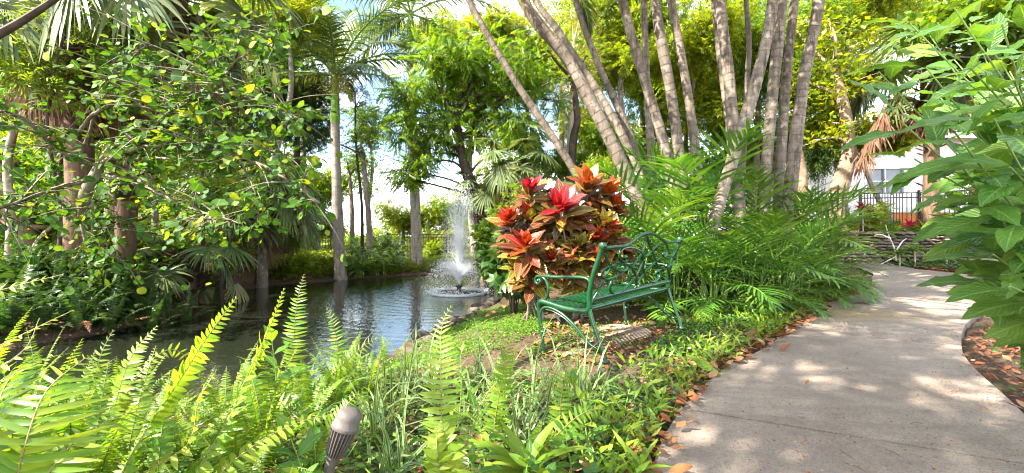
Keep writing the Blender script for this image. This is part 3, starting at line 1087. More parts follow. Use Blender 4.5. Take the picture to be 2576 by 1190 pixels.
def build_rocks():
    meshes = []
    for i in range(7):
        v, f = rock_verts(1, .75, .55, i)
        mb = MB()
        mb.add(v, f)
        meshes.append(mesh_only(mb, 'edging_stone', G['rock']))
    line = catmull([(-.35, 8.4), (-.71, 7.0), (-1.0, 5.83), (-1.25, 4.74), (-1.42, 3.9), (-1.72, 3.5)], 14)
    acc = 0
    seg = np.linalg.norm(np.diff(line, axis=0), axis=1)
    tot = seg.sum()
    s, k = 0, 0
    while s < tot:
        sz = R.uniform(.07, .17)
        p = [np.interp(s, np.concatenate([[0], np.cumsum(seg)]), line[:, j]) for j in (0, 1)]
        for row in range(2):
            o = bpy.data.objects.new('edging_stone', meshes[R.integers(7)])
            COL.objects.link(o)
            q = np.array(p) + R.normal(0, .045, 2) + np.array([.11 * row + .02, -.03 * row])
            o.location = (q[0], q[1], WL - .02 + .07 * row + R.uniform(-.02, .02))
            o.rotation_euler = (R.uniform(-.3, .3), R.uniform(-.3, .3), R.uniform(0, 6.3))
            ss = sz * R.uniform(.75, 1.1)
            o.scale = (ss, ss, ss)
            tag(o, 'rough brown edging stone along the pond bank in front of the bench', 'stone', 'edging stones along the pond')
            k += 1
        s += sz * 1.35
    # dry stacked wall: every course of rock is surface pattern of one wall
    wx0, wx1 = 9.3, 18.5
    root = thing('retaining_wall', 'low dark dry stacked stone wall behind the far bend of the path', 'wall', (12, wallline(12), .1))
    o = np.array(root.location)
    mb = MB()
    z = .0
    rr = [rock_verts(1, 1, 1, 20 + i) for i in range(8)]
    while z < 1.02:
        h = R.uniform(.07, .13)
        x = wx0 + R.uniform(0, .2)
        while x < wx1:
            w = R.uniform(.16, .42)
            v, f = rr[R.integers(8)]
            y = wallline(x) - .02 + R.normal(0, .03) + z * .12
            mb.add(v * [w * .56, .17, h * .62] + [x + w / 2, y, z + .05 + h / 2] - o, f)
            x += w
        z += h
    mb.build('stones', G['wallrock'], root)


build_rocks()


# ------------------------------------------------------------------ fences and house
def fence(name, label, pts, h, sp=.11, post=2.2, group=None, pw=.03):
    """pts: ground polyline (x,y,z)"""
    p = np.array(pts, float)
    root = thing(name, label, 'fence', p[0], group)
    o = p[0]
    L = np.concatenate([[0], np.cumsum(np.linalg.norm(np.diff(p[:, :2], axis=0), axis=1))])
    at = lambda s: np.array([np.interp(s, L, p[:, i]) for i in range(3)]) - o
    rail, pick = MB(), MB()
    n = max(2, int(L[-1] / post) + 1)
    S = np.linspace(0, L[-1], n)
    for s in S:
        c = at(s)
        mb = MB()
        mb.box(c + [-pw, -pw, -.2], c + [pw, pw, h + .05])
        mb.lathe([(pw * 1.5, 0), (pw * 1.5, .02), (0, .05)], c + [0, 0, h + .05], seg=8)
        mb.build('post', G['iron'], root, smooth_=False)
    for a, b in zip(S[:-1], S[1:]):
        for z in (h, h - .16, .1):
            rail.tube(np.array([at(a) + [0, 0, z], at(b) + [0, 0, z]]), .017, 4)
    for s in np.arange(.06, L[-1], sp):
        c = at(s)
        pick.box(c + [-.008, -.008, .05], c + [.008, .008, h])
    rail.build('rail', G['iron'], root, smooth_=False)
    pick.build('pickets', G['iron'], root, smooth_=False)


fence('metal_fence', 'black metal picket fence on the raised bank in front of the white house', [(11.9, 14.4, 1.12), (13.6, 14.7, 1.15), (15.6, 13.6, 1.2), (18, 12.9, 1.2)], 1.28, .12, 1.7)
fence('metal_fence', 'dark picket fence beyond the pond behind the fountain', [(-6.2, 21, -.2), (-1.0, 21.5, -.2), (2.5, 21.5, -.2)], 1.2, .13, 2.4)
fence('metal_fence', 'dark picket fence beyond the pond under the left fan palms', [(-16.5, 19, -.05), (-11.5, 19.5, -.05), (-8.6, 20, -.1)], 1.25, .13, 2.2)


def build_house():
    x0, x1, y0, z1 = 13.2, 26.0, 19.0, 5.4
    root = thing('white_house', 'white stuccoed house with pale shuttered window behind the black fence', 'house', (16, y0, 1.0))
    o = np.array([16, y0, 1.0])
    wx = (15.9, 17.75)
    wz = (2.75, 4.05)
    mb = MB()
    for lo, hi in (((x0, y0, .6), (wx[0], y0 + .3, z1)), ((wx[1], y0, .6), (x1, y0 + .3, z1)), ((wx[0], y0, .6), (wx[1], y0 + .3, wz[0])), ((wx[0], y0, wz[1]), (wx[1], y0 + .3, z1)),
                   ((x0, y0 + .3, .6), (x0 + .3, y0 + 8, z1)), ((x1 - .3, y0 + .3, .6), (x1, y0 + 8, z1)), ((x0 + .3, y0 + 7.7, .6), (x1 - .3, y0 + 8, z1))):
        mb.box(np.array(lo) - o, np.array(hi) - o)
    mb.build('wall', G['white'], root, smooth_=False)
    mb = MB()
    e = .7
    v = np.array([(x0 - e, y0 - e, z1), (x1 + e, y0 - e, z1), (x1 + e, y0 + 8 + e, z1), (x0 - e, y0 + 8 + e, z1), (x0 + 3.5, y0 + 4, z1 + 2.2), (x1 - 3.5, y0 + 4, z1 + 2.2)]) - o
    mb.add(v, [(0, 1, 5, 4), (2, 3, 4, 5)])
    mb.add(v, [(1, 2, 5), (3, 0, 4)])
    mb.add(v[:4] - [0, 0, .02], [(0, 3, 2, 1)])
    mb.box((x0 - e - .05 - o[0], y0 - e - .06 - o[1], z1 - .2 - o[2]), (x1 + e - o[0], y0 - e - .005 - o[1], z1 - o[2] + .01), 1)
    mb.build('roof', [G['roof'], G['trimw']], root, smooth_=False)
    mb = MB()
    a, b = wx
    c, d = wz
    t = .09
    for lo, hi in (((a, y0 - .03, c), (a + t, y0 + .1, d)), ((b - t, y0 - .03, c), (b, y0 + .1, d)), ((a + t, y0 - .03, d - t), (b - t, y0 + .1, d)), ((a + t, y0 - .03, c), (b - t, y0 + .1, c + t)),
                   (((a + b) / 2 - .03, y0 - .01, c + t), ((a + b) / 2 + .03, y0 + .08, d - t)), ((a + t, y0 - .005, (c + d) / 2 - .02), ((a + b) / 2 - .03, y0 + .07, (c + d) / 2 + .02)), (((a + b) / 2 + .03, y0 - .005, (c + d) / 2 - .02), (b - t, y0 + .07, (c + d) / 2 + .02))):
        mb.box(np.array(lo) - o, np.array(hi) - o)
    wf = mb.build('window', G['trimw'], root, smooth_=False)
    mb = MB()
    mb.box(np.array((a + t, y0 + .085, c + t)) - o, np.array((b - t, y0 + .1, d - t)) - o)
    mb.build('pane', G['glass'], wf, smooth_=False)
    mb = MB()
    for i in range(18):
        z = c + t + .03 + i * .06
        mb.box(np.array((a + t + .02, y0 + .12, z)) - o, np.array((b - t - .02, y0 + .14, z + .05)) - o)
    mb.build('blind', G['trimw'], wf, smooth_=False)
    # low orange garden wall with a white cap, and an orange pier
    r2 = thing('garden_wall', 'low orange stuccoed garden wall with white capping behind the black fence', 'wall', (16, 16.6, 1.2))
    o2 = np.array([16, 16.6, 1.2])
    mb = MB()
    mb.box(np.array((13.8, 16.5, .9)) - o2, np.array((18.4, 16.72, 1.86)) - o2)
    mb.build('body', G['orange'], r2, smooth_=False)
    mb = MB()
    mb.box(np.array((13.75, 16.46, 1.863)) - o2, np.array((18.4, 16.76, 2.05)) - o2)
    mb.build('cap', G['white'], r2, smooth_=False)
    r3 = thing('garden_pier', 'tall orange stuccoed pier at the right end of the garden wall', 'pier', (18.7, 16.6, 1.2))
    mb = MB()
    mb.box((-.29, -.3, -.3), (.35, .3, 2.2))
    mb.build('shaft', G['orange'], r3, smooth_=False)
    mb = MB()
    mb.box((-.35, -.36, 2.203), (.41, .36, 2.34))
    mb.build('cap', G['white'], r3, smooth_=False)


build_house()

# ------------------------------------------------------------------ palms
def strips(mb, base, d0, lens, wids, up, droop, mat=0, nseg=3, grav=None, fold=.0):
    """a bunch of narrow leaflets: base (N,3), direction d0, bending down by droop"""
    N = len(base)
    d = nrm(d0).copy()
    p = np.array(base, float).copy()
    side = nrm(np.cross(d, up))
    rows, us = [], []
    lens = np.broadcast_to(lens, (N,)).astype(float)
    wids = np.broadcast_to(wids, (N,)).astype(float)
    droop = np.broadcast_to(droop, (N,)).astype(float)
    prof = {3: [.45, 1, .75, .04], 4: [.5, 1, .9, .6, .03], 5: [.5, .95, 1, .8, .5, .03]}[nseg]
    for k in range(nseg + 1):
        w = wids * prof[k] * .5
        rows.append(np.stack([p - side * w[:, None], p + side * w[:, None]], 1))
        us.append([(0, k / nseg), (1, k / nseg)])
        d = nrm(d + np.array([0, 0, -1.0]) * (droop * (.35 + k / nseg))[:, None])
        p = p + d * (lens / nseg)[:, None]
    v = np.stack(rows, 1).reshape(-1, 3)           # N,(n+1),2
    uv = np.tile(np.array(us).reshape(-1, 2), (N, 1))
    M = 2 * (nseg + 1)
    q = (np.arange(N) * M)[:, None] + (np.arange(nseg) * 2)[None]
    f = np.stack([q, q + 1, q + 3, q + 2], -1).reshape(-1, 4)
    mb.add(v, f, uv, mat)


def frond_mesh(name, L, n, ll, lw, a0, a1, droop, vee, mats, petiole=.12, rr=.018, fwd=.55, rag=.1, tipk=.5):
    """pinnate palm frond: launches along +Y at elevation a0 and ends at a1 (degrees)"""
    t = np.linspace(0, 1, 25)
    el = np.radians(a0 + (a1 - a0) * t ** 1.3)
    st = L / 24
    p = np.cumsum(np.c_[np.zeros(25), np.cos(el), np.sin(el)] * st, axis=0)
    p -= p[0]
    side_sway = R.normal(0, .05) * L
    p[:, 0] += side_sway * t ** 2
    mb = MB()
    mb.tube(p, [rr, rr * .75, rr * .5, rr * .15], 6, mat=1, cap=False)
    s = np.linspace(petiole, .995, n)
    s = np.repeat(s, 2)
    sg = np.tile([-1, 1], n)
    pt = np.stack([np.interp(s, t, p[:, i]) for i in range(3)], 1)
    tg = nrm(np.stack([np.interp(s, t, np.gradient(p[:, i])) for i in range(3)], 1))
    X = np.cross(tg, [0, 0, 1.0])
    X = nrm(np.where(np.linalg.norm(X, axis=1, keepdims=True) < .1, [[1., 0, 0]], X))
    N_ = np.cross(X, tg)
    u = (s - petiole) / (1 - petiole)
    ln = ll * (.45 + .55 * np.sin(np.clip(u * 1.15 + .12, 0, 1) * PI) ** .7) * np.where(u > .8, 1 - (u - .8) * 5 * (1 - tipk), 1) * R.uniform(1 - rag, 1.0, len(s))
    d = X * sg[:, None] * (1 - .35 * u)[:, None] + tg * (fwd + .75 * u)[:, None] + N_ * (vee + R.normal(0, rag, len(s)))[:, None]
    strips(mb, pt, d, ln, lw, N_, droop * R.uniform(.7, 1.3, len(s)), 0, 4)
    return mesh_only(mb, name, mats)


def fan_mesh(name, Lp, rad, nseg, a0, mats, spread=150, droop=.35, fold=.35, wid=None, tilt=-25, hang=.0):
    """petiole plus a fan blade, launching along +Y"""
    t = np.linspace(0, 1, 10)
    el = np.radians(a0 - 35 * t ** 1.5 * (1 + hang))
    p = np.cumsum(np.c_[np.zeros(10), np.cos(el), np.sin(el)] * Lp / 9, axis=0)
    p -= p[0]
    mb = MB()
    mb.tube(p, [.016, .011, .009], 6, mat=1, cap=False)
    e = p[-1]
    ang = np.radians(np.linspace(-spread, spread, nseg)) + R.normal(0, .015, nseg)
    ef = el[-1] + math.radians(tilt)
    fwd = np.array([0, math.cos(ef), math.sin(ef)])
    nr = np.array([0, -math.sin(ef), math.cos(ef)])
    x = np.array([1., 0, 0])
    d = fwd * np.cos(ang)[:, None] + x * np.sin(ang)[:, None] + nr * (.18 * np.cos(ang * 1.2))[:, None]
    w = wid or rad * math.radians(2 * spread) / nseg * .55
    ln = rad * (.78 + .22 * np.cos(ang * .6)) * R.uniform(.88, 1.05, nseg)
    up = np.tile(nr, (nseg, 1)) + d * 0 + (np.arange(nseg) % 2 * 2 - 1)[:, None] * np.cross(nr, d) * fold
    strips(mb, np.tile(e, (nseg, 1)), d, ln, w, up, droop * R.uniform(.6, 1.4, nseg), 0, 5)
    return mesh_only(mb, name, mats)


PM = [G['palm'], G['stemgreen']]
royal = [frond_mesh('frond', 2.5, 52, .62, .034, a, b, dr, v, PM, rr=.03, rag=.25) for a, b, dr, v in ((62, 0, .30, .25), (38, -35, .34, .15), (8, -55, .42, .05), (-25, -80, .4, .0), (78, 35, .22, .3))]
clump_f = [frond_mesh('frond', 2.0, 40, .5, .04, a, b, .25, .3, PM, rr=.025) for a, b in ((65, -5), (40, -35), (10, -60))]
hang_f = [frond_mesh('frond', 1.0, 26, .42, .03, -50, -88, .3, .1, [G['dry'], G['stemgreen']]), frond_mesh('frond', 1.3, 28, .5, .035, -50, -88, .3, .1, PM)]
AM = [G['areca'], G['stemgreen']]
areca = [frond_mesh('frond', l, 15, .62 * l / 1.5, .034, a, b, .16, .3, AM, petiole=.34, rr=.011, fwd=.5, rag=.12, tipk=.7)
         for l, a, b in ((1.5, 82, 20), (1.6, 72, -5), (1.45, 60, -28), (1.3, 45, -40), (1.15, 28, -45), (1.0, 10, -40))]
FM = [G['fan'], G['stemgreen']]
fans = [fan_mesh('fan_leaf', lp, r, 40, a, FM, sp, dr, tilt=tl, hang=h) for lp, r, a, sp, dr, tl, h in ((1.0, .85, 60, 140, .18, -20, 0), (1.1, .9, 30, 145, .24, -30, 0), (1.1, .9, 0, 140, .3, -40, .2), (1.0, .85, -35, 130, .25, -25, 0))]
fans_dead = [fan_mesh('dead_fan_leaf', .8, .85, 34, a, [G['deadfan'], G['boots']], 70, .3, tilt=-20) for a in (-40, -60)]
fans_tan = fan_mesh('fan_leaf', .3, .75, 36, 5, [G['tanfan'], G['boots']], 95, .22, tilt=-15)


def palm_trunk_mesh(pts, r0, r1, mat, boots=False, flare=1.3, loc=None, ring=None, mb=None):
    p = catmull(pts, 14)
    n = len(p)
    r = np.linspace(r0, r1, n)
    L = np.concatenate([[0], np.cumsum(np.linalg.norm(np.diff(p, axis=0), axis=1))])
    r = r * (1 + (flare - 1) * np.exp(-L / .35)) * (1 + .035 * np.sin(L * 2.1 + r0 * 900) + .02 * np.sin(L * 5.3 + r0 * 400))
    mb = mb or MB()
    mb.tube(p, r, 14)
    if boots:
        m = 90
        s = R.uniform(.25 * L[-1], L[-1], m)
        c = np.stack([np.interp(s, L, p[:, i]) for i in range(3)], 1)
        a = R.uniform(0, 2 * PI, m)
        d = np.c_[np.cos(a), np.sin(a), np.full(m, 1.0)]
        rr = np.interp(s, L, r)
        mb.place(leaf_t(.28, 3, .5, -.3, tipw=.2, basew=.2), c + np.c_[np.cos(a), np.sin(a), np.zeros(m)] * rr[:, None] * .85, d, np.c_[np.cos(a), np.sin(a), -np.ones(m) * .5], R.uniform(.16, .32, m))
    return mb


# ---- the ringed palm clump between bench and far path
def clump_palms():
    # (top x at y=0, mid (x,y), base (x,y)), depth, width px, look
    T = [
        ((1180, 0), (1300, 210), (1450, 440), 7.9, 27, 'thin pale ringed palm trunk leaning furthest left over the croton'),
        ((1316, 0), (1440, 170), (1600, 490), 6.9, 46, 'thick ringed palm trunk leaning left with a dark seam along it'),
        ((1338, -20), (1412, 90), (1560, 330), 8.3, 28, 'grey palm trunk mostly hidden behind the thick left-leaning one'),
        ((1448, 0), (1500, 150), (1600, 380), 8.6, 25, 'thin curved palm trunk leaning left behind the clump'),
        ((1566, 0), (1622, 200), (1680, 400), 7.7, 37, 'ringed palm trunk left of centre in the clump, leaning slightly left'),
        ((1648, 0), (1690, 250), (1722, 500), 7.2, 40, 'nearly upright brown ringed palm trunk left of the middle gap'),
        ((1688, 0), (1716, 150), (1746, 350), 8.1, 32, 'pale palm trunk just behind the nearly upright brown one'),
        ((1797, -10), (1812, 150), (1836, 330), 8.4, 26, 'smooth pale palm trunk behind the left of the upright pair'),
        ((1812, 0), (1834, 200), (1858, 500), 7.1, 42, 'upright brown palm trunk crossed by the bright slanting one'),
        ((1876, -10), (1884, 120), (1876, 260), 8.7, 19, 'thinnest palm trunk showing in the middle gap of the clump'),
        ((1945, 0), (1898, 220), (1795, 560), 6.3, 44, 'bright sunlit palm trunk slanting to the right across the others'),
        ((1968, 0), (1942, 250), (1922, 500), 7.2, 40, 'grey palm trunk right behind the bright slanting one'),
        ((1998, 0), (1978, 200), (1962, 420), 7.8, 33, 'pale palm trunk second from the right edge of the clump'),
        ((2060, 0), (2022, 200), (1988, 480), 7.0, 43, 'dark-sided palm trunk on the right edge of the clump'),
        ((1625, 160), (1632, 290), (1640, 410), 9.2, 28, 'smooth whitish palm trunk low behind the clump'),
    ]
    for i, (a, b, c, Y, w, lab) in enumerate(T):
        p2, p1, p0 = V(*a, Y), V(*b, Y), V(*c, Y)
        dn = nrm(p0 - p1)
        z0 = zg1(p0[0], p0[1]) - .1
        k = (p0[2] - z0) / max(.3, -dn[2])
        foot = p0 + dn * k * np.array([.75, 1, 1])
        foot[2] = z0
        up = nrm(p2 - p1)
        z1 = 6.6 + (i * 37 % 11) * .17
        top = p2 + (up * .6 + np.array([0, 0, .4])) * (z1 - p2[2]) / max(.6, up[2] * .6 + .4)
        r = .68 * w / F * Y / 2
        root = thing('ringed_palm', lab, 'palm', (foot[0], foot[1], z0), 'ringed palms in the clump behind the bench')
        o = np.array(root.location)
        mb = palm_trunk_mesh(np.array([foot, p0, p1, p2, top]) - o, r * 1.12, r * .8, None, flare=1.35)
        if i == 1:
            q = catmull(np.array([p0, p1, p2]) - o, 8)
            mb.tube(q + [r * .25, -r * .86, .0], r * .13, 5)
        mb.build('trunk', G['palm_trunk'], root)
        tp = top - o
        mb = MB()
        mb.tube(np.array([tp - [0, 0, .05], tp + [0, 0, .45], tp + [0, 0, .8]]), [r * .95, r * .9, r * .4], 10)
        mb.build('crownshaft', G['shaft'], root)
        if i in (1, 3):
            hp = V(1262, -75, 6.7) - o if i == 1 else V(1432, -70, 8.4) - o
            inst(hang_f[i // 2], root, -1.9 if i == 1 else -1.2, hp, 1.0, name='frond')
        n = 7
        for q in range(n):
            inst(clump_f[q % 3], root, q * 2 * PI / n * 1.0 + i, tp + [0, 0, .7], R.uniform(.9, 1.15), name='frond')

clump_palms()


def areca_palms():
    spots = [(1610, 6.2, 1.0), (1700, 5.6, .82), (1790, 5.5, .78), (1880, 5.6, .82), (1960, 5.9, .85), (2005, 6.5, .75), (1660, 7.3, 1.45), (1770, 7.2, 1.45), (1900, 7.6, 1.35), (2000, 7.5, 1.15), (2070, 7.6, .65), (1560, 6.9, .75)]
    labs = ['feathery green areca palm nearest behind the bench end', 'feathery green areca palm with low arching fronds right of the bench back', 'bushy green areca palm at the foot of the bright slanting trunk',
            'bushy green areca palm with bright fronds spread toward the path', 'green areca palm leaning fronds out over the ground cover', 'green areca palm at the right end of the palm thicket by the path',
            'tall areca palm behind the bench back among the left trunks', 'tall areca palm standing among the middle palm trunks', 'tall areca palm behind the upright palm trunk pair', 'areca palm behind the right trunks of the clump',
            'small areca palm near the bend of the path', 'small areca palm between croton and palm clump']
    for i, ((vx, Y, s), lab) in enumerate(zip(spots, labs)):
        x = (vx - CX) / F * Y
        z = zg1(x, Y)
        root = thing('areca_palm', lab, 'palm', (x, Y, z), 'areca palms at the foot of the clump')
        mb = MB()
        for k in range(9):
            a = k * 2.4
            q = np.array([.14 * math.cos(a), .14 * math.sin(a), 0]) * (.3 + k / 9)
            h = R.uniform(.3, .75) * s
            mb.tube(np.array([q - [0, 0, .1], q * 1.2 + [0, 0, h * .5], q * 1.5 + [0, 0, h]]), [.016, .014, .012], 7)
        mb.build('stems', G['stemgreen'], root)
        for k in range(21):
            a = k * 2.399 + i
            v = min(5, int(6 * (k / 21)))
            q = np.array([.12 * math.sin(a) * -1, .12 * math.cos(a), 0])
            h = R.uniform(.22, .5) * s * (1.0 - .55 * k / 21)
            inst(areca[v], root, a, q + [0, 0, h], s * R.uniform(.8, 1.15), name='frond')


areca_palms()


def royal_palm(x, y, path, r, lab, shaft, az, parts, s=1.0):
    z0 = zg1(x, y) - .1
    root = thing('royal_palm', lab, 'palm', (x, y, z0), 'royal palms on the far bank')
    o = np.array([x, y, z0])
    palm_trunk_mesh(np.array(path) - o, r, r * .72, None, flare=1.35).build('trunk', G['royal_trunk'], root)
    top = np.array(path[-1]) - o
    mb = MB()
    mb.tube(catmull([top - [0, 0, .03], top + [0, 0, .12], top + [0, 0, shaft * .6], top + [0, 0, shaft]], 5), [r * .76, r * .84, r * .68, r * .42], 14)
    mb.build('crownshaft', G['shaft'], root)
    for a, v in zip(az, parts):
        inst(royal[v], root, a, top + [0, 0, shaft - .08], s * R.uniform(.93, 1.07), name='frond')
    return root, top


Yr = 12.3
base = V(857, 697, Yr)
rp, tp = royal_palm(base[0], Yr, [base + [0, 0, -.1], V(850, 560, Yr), V(846, 430, Yr), V(843, 308, Yr)], .165,
                    'tall royal palm with grey ringed trunk at the pond edge left of the fountain', 1.45,
                    [-1.45, 1.75, .7, 2.6, -.6, -2.3, 3.5, 1.2, -1.7, 2.1, .0, 3.0, 1.5, -1.2, -1.9, .3], [1, 2, 0, 1, 0, 2, 1, 0, 2, 0, 4, 0, 2, 1, 0, 1], 1.35)
mb = MB()
n = 900
p = R.normal(0, 1, (n, 3)) * [.25, .25, .3] + tp + [.1, -.1, 1.05]
mb.place(NARROW, p, rdir(n, -1, .2), rdir(n), R.uniform(.06, .12, n))
kind(mb.build('flower_cluster', G['dry'], rp), 'stuff')
Yr2 = 15.0
b2 = V(1050, 675, Yr2)
rp2, tp2 = royal_palm(b2[0], Yr2, [b2 + [0, 0, -.1], V(1044, 500, Yr2), V(1038, 300, Yr2), V(1033, 125, Yr2)], .19,
                      'tallest royal palm with thick dark trunk and green crownshaft behind the fountain', 1.35,
                      [1.35, 1.75, 1.05, -1.4, 2.3, .2, -.8, 3.1, -2.2, 1.5], [2, 1, 2, 1, 1, 0, 2, 1, 0, 3], 1.35)
mb = MB()
n = 1500
p = R.normal(0, 1, (n, 3)) * [.3, .3, .5] + tp2 + [-.05, -.25, .2]
mb.place(NARROW, p, rdir(n, -1, .2), rdir(n), R.uniform(.08, .15, n))
kind(mb.build('seed_cluster', G['bg_dark'], rp2), 'stuff')


def fan_palm(vx, Y, top_vy, r, lab, nf=16, s=1.0, dead=3, lean=0.0, boots=True, grp='fan palms on the left bank', zoff=0, az0=0.0):
    x = (vx - CX) / F * Y
    z0 = zg1(x, Y) - .1
    top = V(vx + lean, top_vy, Y)
    root = thing('fan_palm', lab, 'palm', (x, Y, z0), grp)
    o = np.array([x, Y, z0])
    h = top[2] - z0
    mb = palm_trunk_mesh(np.array([(0, 0, 0), (.02 * h, 0, h * .4), ((top[0] - x) * .8, 0, h * .8), (top[0] - x, 0, h)]), r, r * .85, None, boots=boots)
    mb.build('trunk', G['boots'], root)
    for q in range(nf):
        v = [0, 1, 1, 2, 2, 3][q % 6]
        inst(fans[v], root, q * 2.4 + az0, np.array([top[0] - x, 0, h - .05]), s * R.uniform(.85, 1.1), name='fan_leaf')
    for q in range(dead):
        inst(fans_dead[q % 2], root, q * 2.1 + 1 + az0, np.array([top[0] - x, 0, h - .15]), s, name='dead_fan_leaf')


fan_palm(187, 6.6, 40, .19, 'cabbage palm with rough brown booted trunk in the upper left corner', 13, 1.25, 5)
fan_palm(312, 6.5, -10, .13, 'reddish trunked fan palm right of the booted cabbage palm', 18, 1.15, 4, lean=140)
fan_palm(584, 9.8, 470, .15, 'fan palm with rough brown trunk and drooping leaves over the left bank', 18, .98, 5, lean=40)
fan_palm(622, 10.8, 520, .14, 'short fan palm right of the rough brown trunk with drooping skirt', 16, .95, 4, lean=60)
fan_palm(470, 7.6, 640, .14, 'low fan palm at the left waterline with dark spread leaves', 11, .7, 2)
fan_palm(1292, 11.0, 405, .12, 'small fan palm with hairy trunk in front of the leafy pinnate tree', 15, .72, 3, grp='fan palms right of the fountain')
fan_palm(1372, 10.5, 480, .11, 'small fan palm with drooping leaves above the red croton', 12, .7, 2, grp='fan palms right of the fountain')
fan_palm(1215, 12.0, 470, .11, 'small fan palm with a yellowing leaf behind the fountain spray', 10, .65, 1, grp='fan palms right of the fountain')
fan_palm(2335, 13.1, 150, .2, 'large fan palm with brown hanging skirt above the black fence', 18, 1.55, 10, grp='fan palm by the fence', boots=True)
fan_palm(700, 13.5, 540, .13, 'fan palm farther back on the left bank between two trunks', 14, .9, 3)

# dead palm frond lying down the bank, and a skirt frond hanging beside the forked tree
root = thing('fallen_fan_leaf', 'fallen tan fan palm leaf drooping into the pond from the left bank', 'leaf', V(500, 705, 7.7))
inst(fans_tan, root, 0.5, (0, 0, 0), .95, tilt=-.45, name='blade')
root = thing('fallen_fan_leaf', 'second fallen tan fan leaf lying behind the one at the water', 'leaf', V(560, 700, 8.2))
inst(fans_tan, root, -1.3, (0, 0, 0), .9, tilt=-.3, name='blade')
root = thing('hanging_dead_frond', 'brown dead palm frond hanging beside the forked grey trunk', 'frond', V(2205, 300, 12.7))
mb = MB()
pts = catmull([(.3, 0, .45), (.1, 0, 0), (-.25, 0, -.75), (-.55, 0, -1.5)], 8)
mb.tube(pts, [.05, .035, .02], 7)
n = 160
s = R.integers(2, len(pts) - 4, n)
strips(mb, pts[s] + R.normal(0, .03, (n, 3)), np.c_[R.normal(-.12, .32, n), R.normal(0, .3, n), np.full(n, -1.)], R.uniform(.5, 1.0, n), .05, np.tile([0, -1., .2], (n, 1)), .1, 0, 3)
mb.build('dead_leaflets', G['deadfan'], root)


# ------------------------------------------------------------------ trees
def tree(name, lab, cat, base, trunk, r0, r1, clumps, nl, size, T, mat, bark, group=None, nlimb=14, twig=True, droop=-.15, flat=.6, spread=.55, seed=0):
    """clumps: (K,4) centres and radii in world metres"""
    r = np.random.default_rng(seed + 5)
    base = np.array(base, float)
    root = thing(name, lab, cat, base, group)
    tk = catmull(np.array(trunk, float), 8)
    mb = MB()
    if r0 > 0:
        rad = np.linspace(r0, r1, len(tk)) * (1 + .4 * np.exp(-np.linspace(0, 9, len(tk))))
        mb.tube(tk - base, rad, 12)
    clumps = np.array(clumps, float)
    K = len(clumps)
    for i in r.permutation(K)[:nlimb]:
        c = clumps[i, :3]
        j = int(np.clip(np.argmin(np.abs(tk[:, 2] - (c[2] - .35 * np.linalg.norm(c[:2] - tk[-1, :2]) - .2))), len(tk) * .45, len(tk) - 1))
        a = tk[j]
        m = a * .5 + c * .5 + r.normal(0, .12, 3) * np.linalg.norm(c - a) + [0, 0, .08 * np.linalg.norm(c - a)]
        rl = max(r1 * .55, .018) if r0 > 0 else .02
        mb.tube(catmull([a, m, c], 6) - base, [rl, rl * .6, rl * .25], 6, cap=False)
        for q in range(2):
            e = c + nrm(r.normal(size=3)) * clumps[i, 3] * .9
            mb.tube(catmull([m * .35 + c * .65, c + r.normal(0, .1, 3) * clumps[i, 3], e], 3) - base, [rl * .3, rl * .1], 4, cap=False)
    mb.build('trunk', bark, root)
    mb = MB()
    vol = clumps[:, 3] ** 2
    n_per = r.multinomial(nl, vol / vol.sum())
    idx = np.repeat(np.arange(K), n_per)
    c = clumps[idx]
    off = nrm(r.normal(size=(nl, 3))) * (r.random(nl) ** spread)[:, None] * [1, 1, flat]
    pos = c[:, :3] + off * c[:, 3:4]
    d = nrm(off + r.normal(0, .55, (nl, 3)) + [0, 0, droop])
    up = np.tile([0, 0, 1.0], (nl, 1)) + r.normal(0, .45, (nl, 3))
    mb.place(T, pos - base, d, up, size * r.uniform(.7, 1.25, nl))
    mb.build('crown', mat, root)
    return root


def ell(k, c, rad, cr, seed, shell=.5, zmin=None):
    """k clump centres inside an ellipsoid"""
    r = np.random.default_rng(seed)
    d = nrm(r.normal(size=(k * 3, 3)))
    p = np.array(c) + d * (r.random((k * 3, 1)) ** shell) * np.array(rad)
    if zmin is not None:
        p = p[p[:, 2] > zmin]
    p = p[:k]
    return np.c_[p, r.uniform(cr * .65, cr * 1.3, len(p))]


def vell(k, v, w, h, Y, dY, cr, seed):
    """ellipsoid of clumps given by its place in the view: centre, half sizes in px, depth"""
    c = V(v[0], v[1], Y)
    return ell(k, c, (w / F * Y, dY, h / F * Y), cr, seed)


# the large pinnate-leaved tree right of centre
Yt = 11.8
base = V(1275, 640, Yt)
base[2] = zg1(base[0], Yt) - .1
tk = [base, V(1250, 545, Yt), V(1195, 480, Yt), V(1165, 400, Yt), V(1150, 300, Yt)]
cl = np.vstack([vell(26, (1180, 160), 180, 130, Yt, 1.8, .62, 1), vell(16, (1060, 300), 95, 120, Yt, 1.3, .5, 2), vell(14, (1210, 330), 170, 90, Yt, 1.3, .5, 3), vell(8, (1040, 420), 70, 40, Yt, 1, .4, 4), vell(8, (1330, 180), 90, 120, Yt, 1, .5, 5)])
tree('pinnate_tree', 'broad bright green tree with feathery leaves and crooked dark limb above the fountain', 'tree', base, tk, .26, .09, cl, 3300, .34, PINN, G['pinnate'], G['bark_dark'], None, 30, droop=-.35, flat=.75, seed=1)

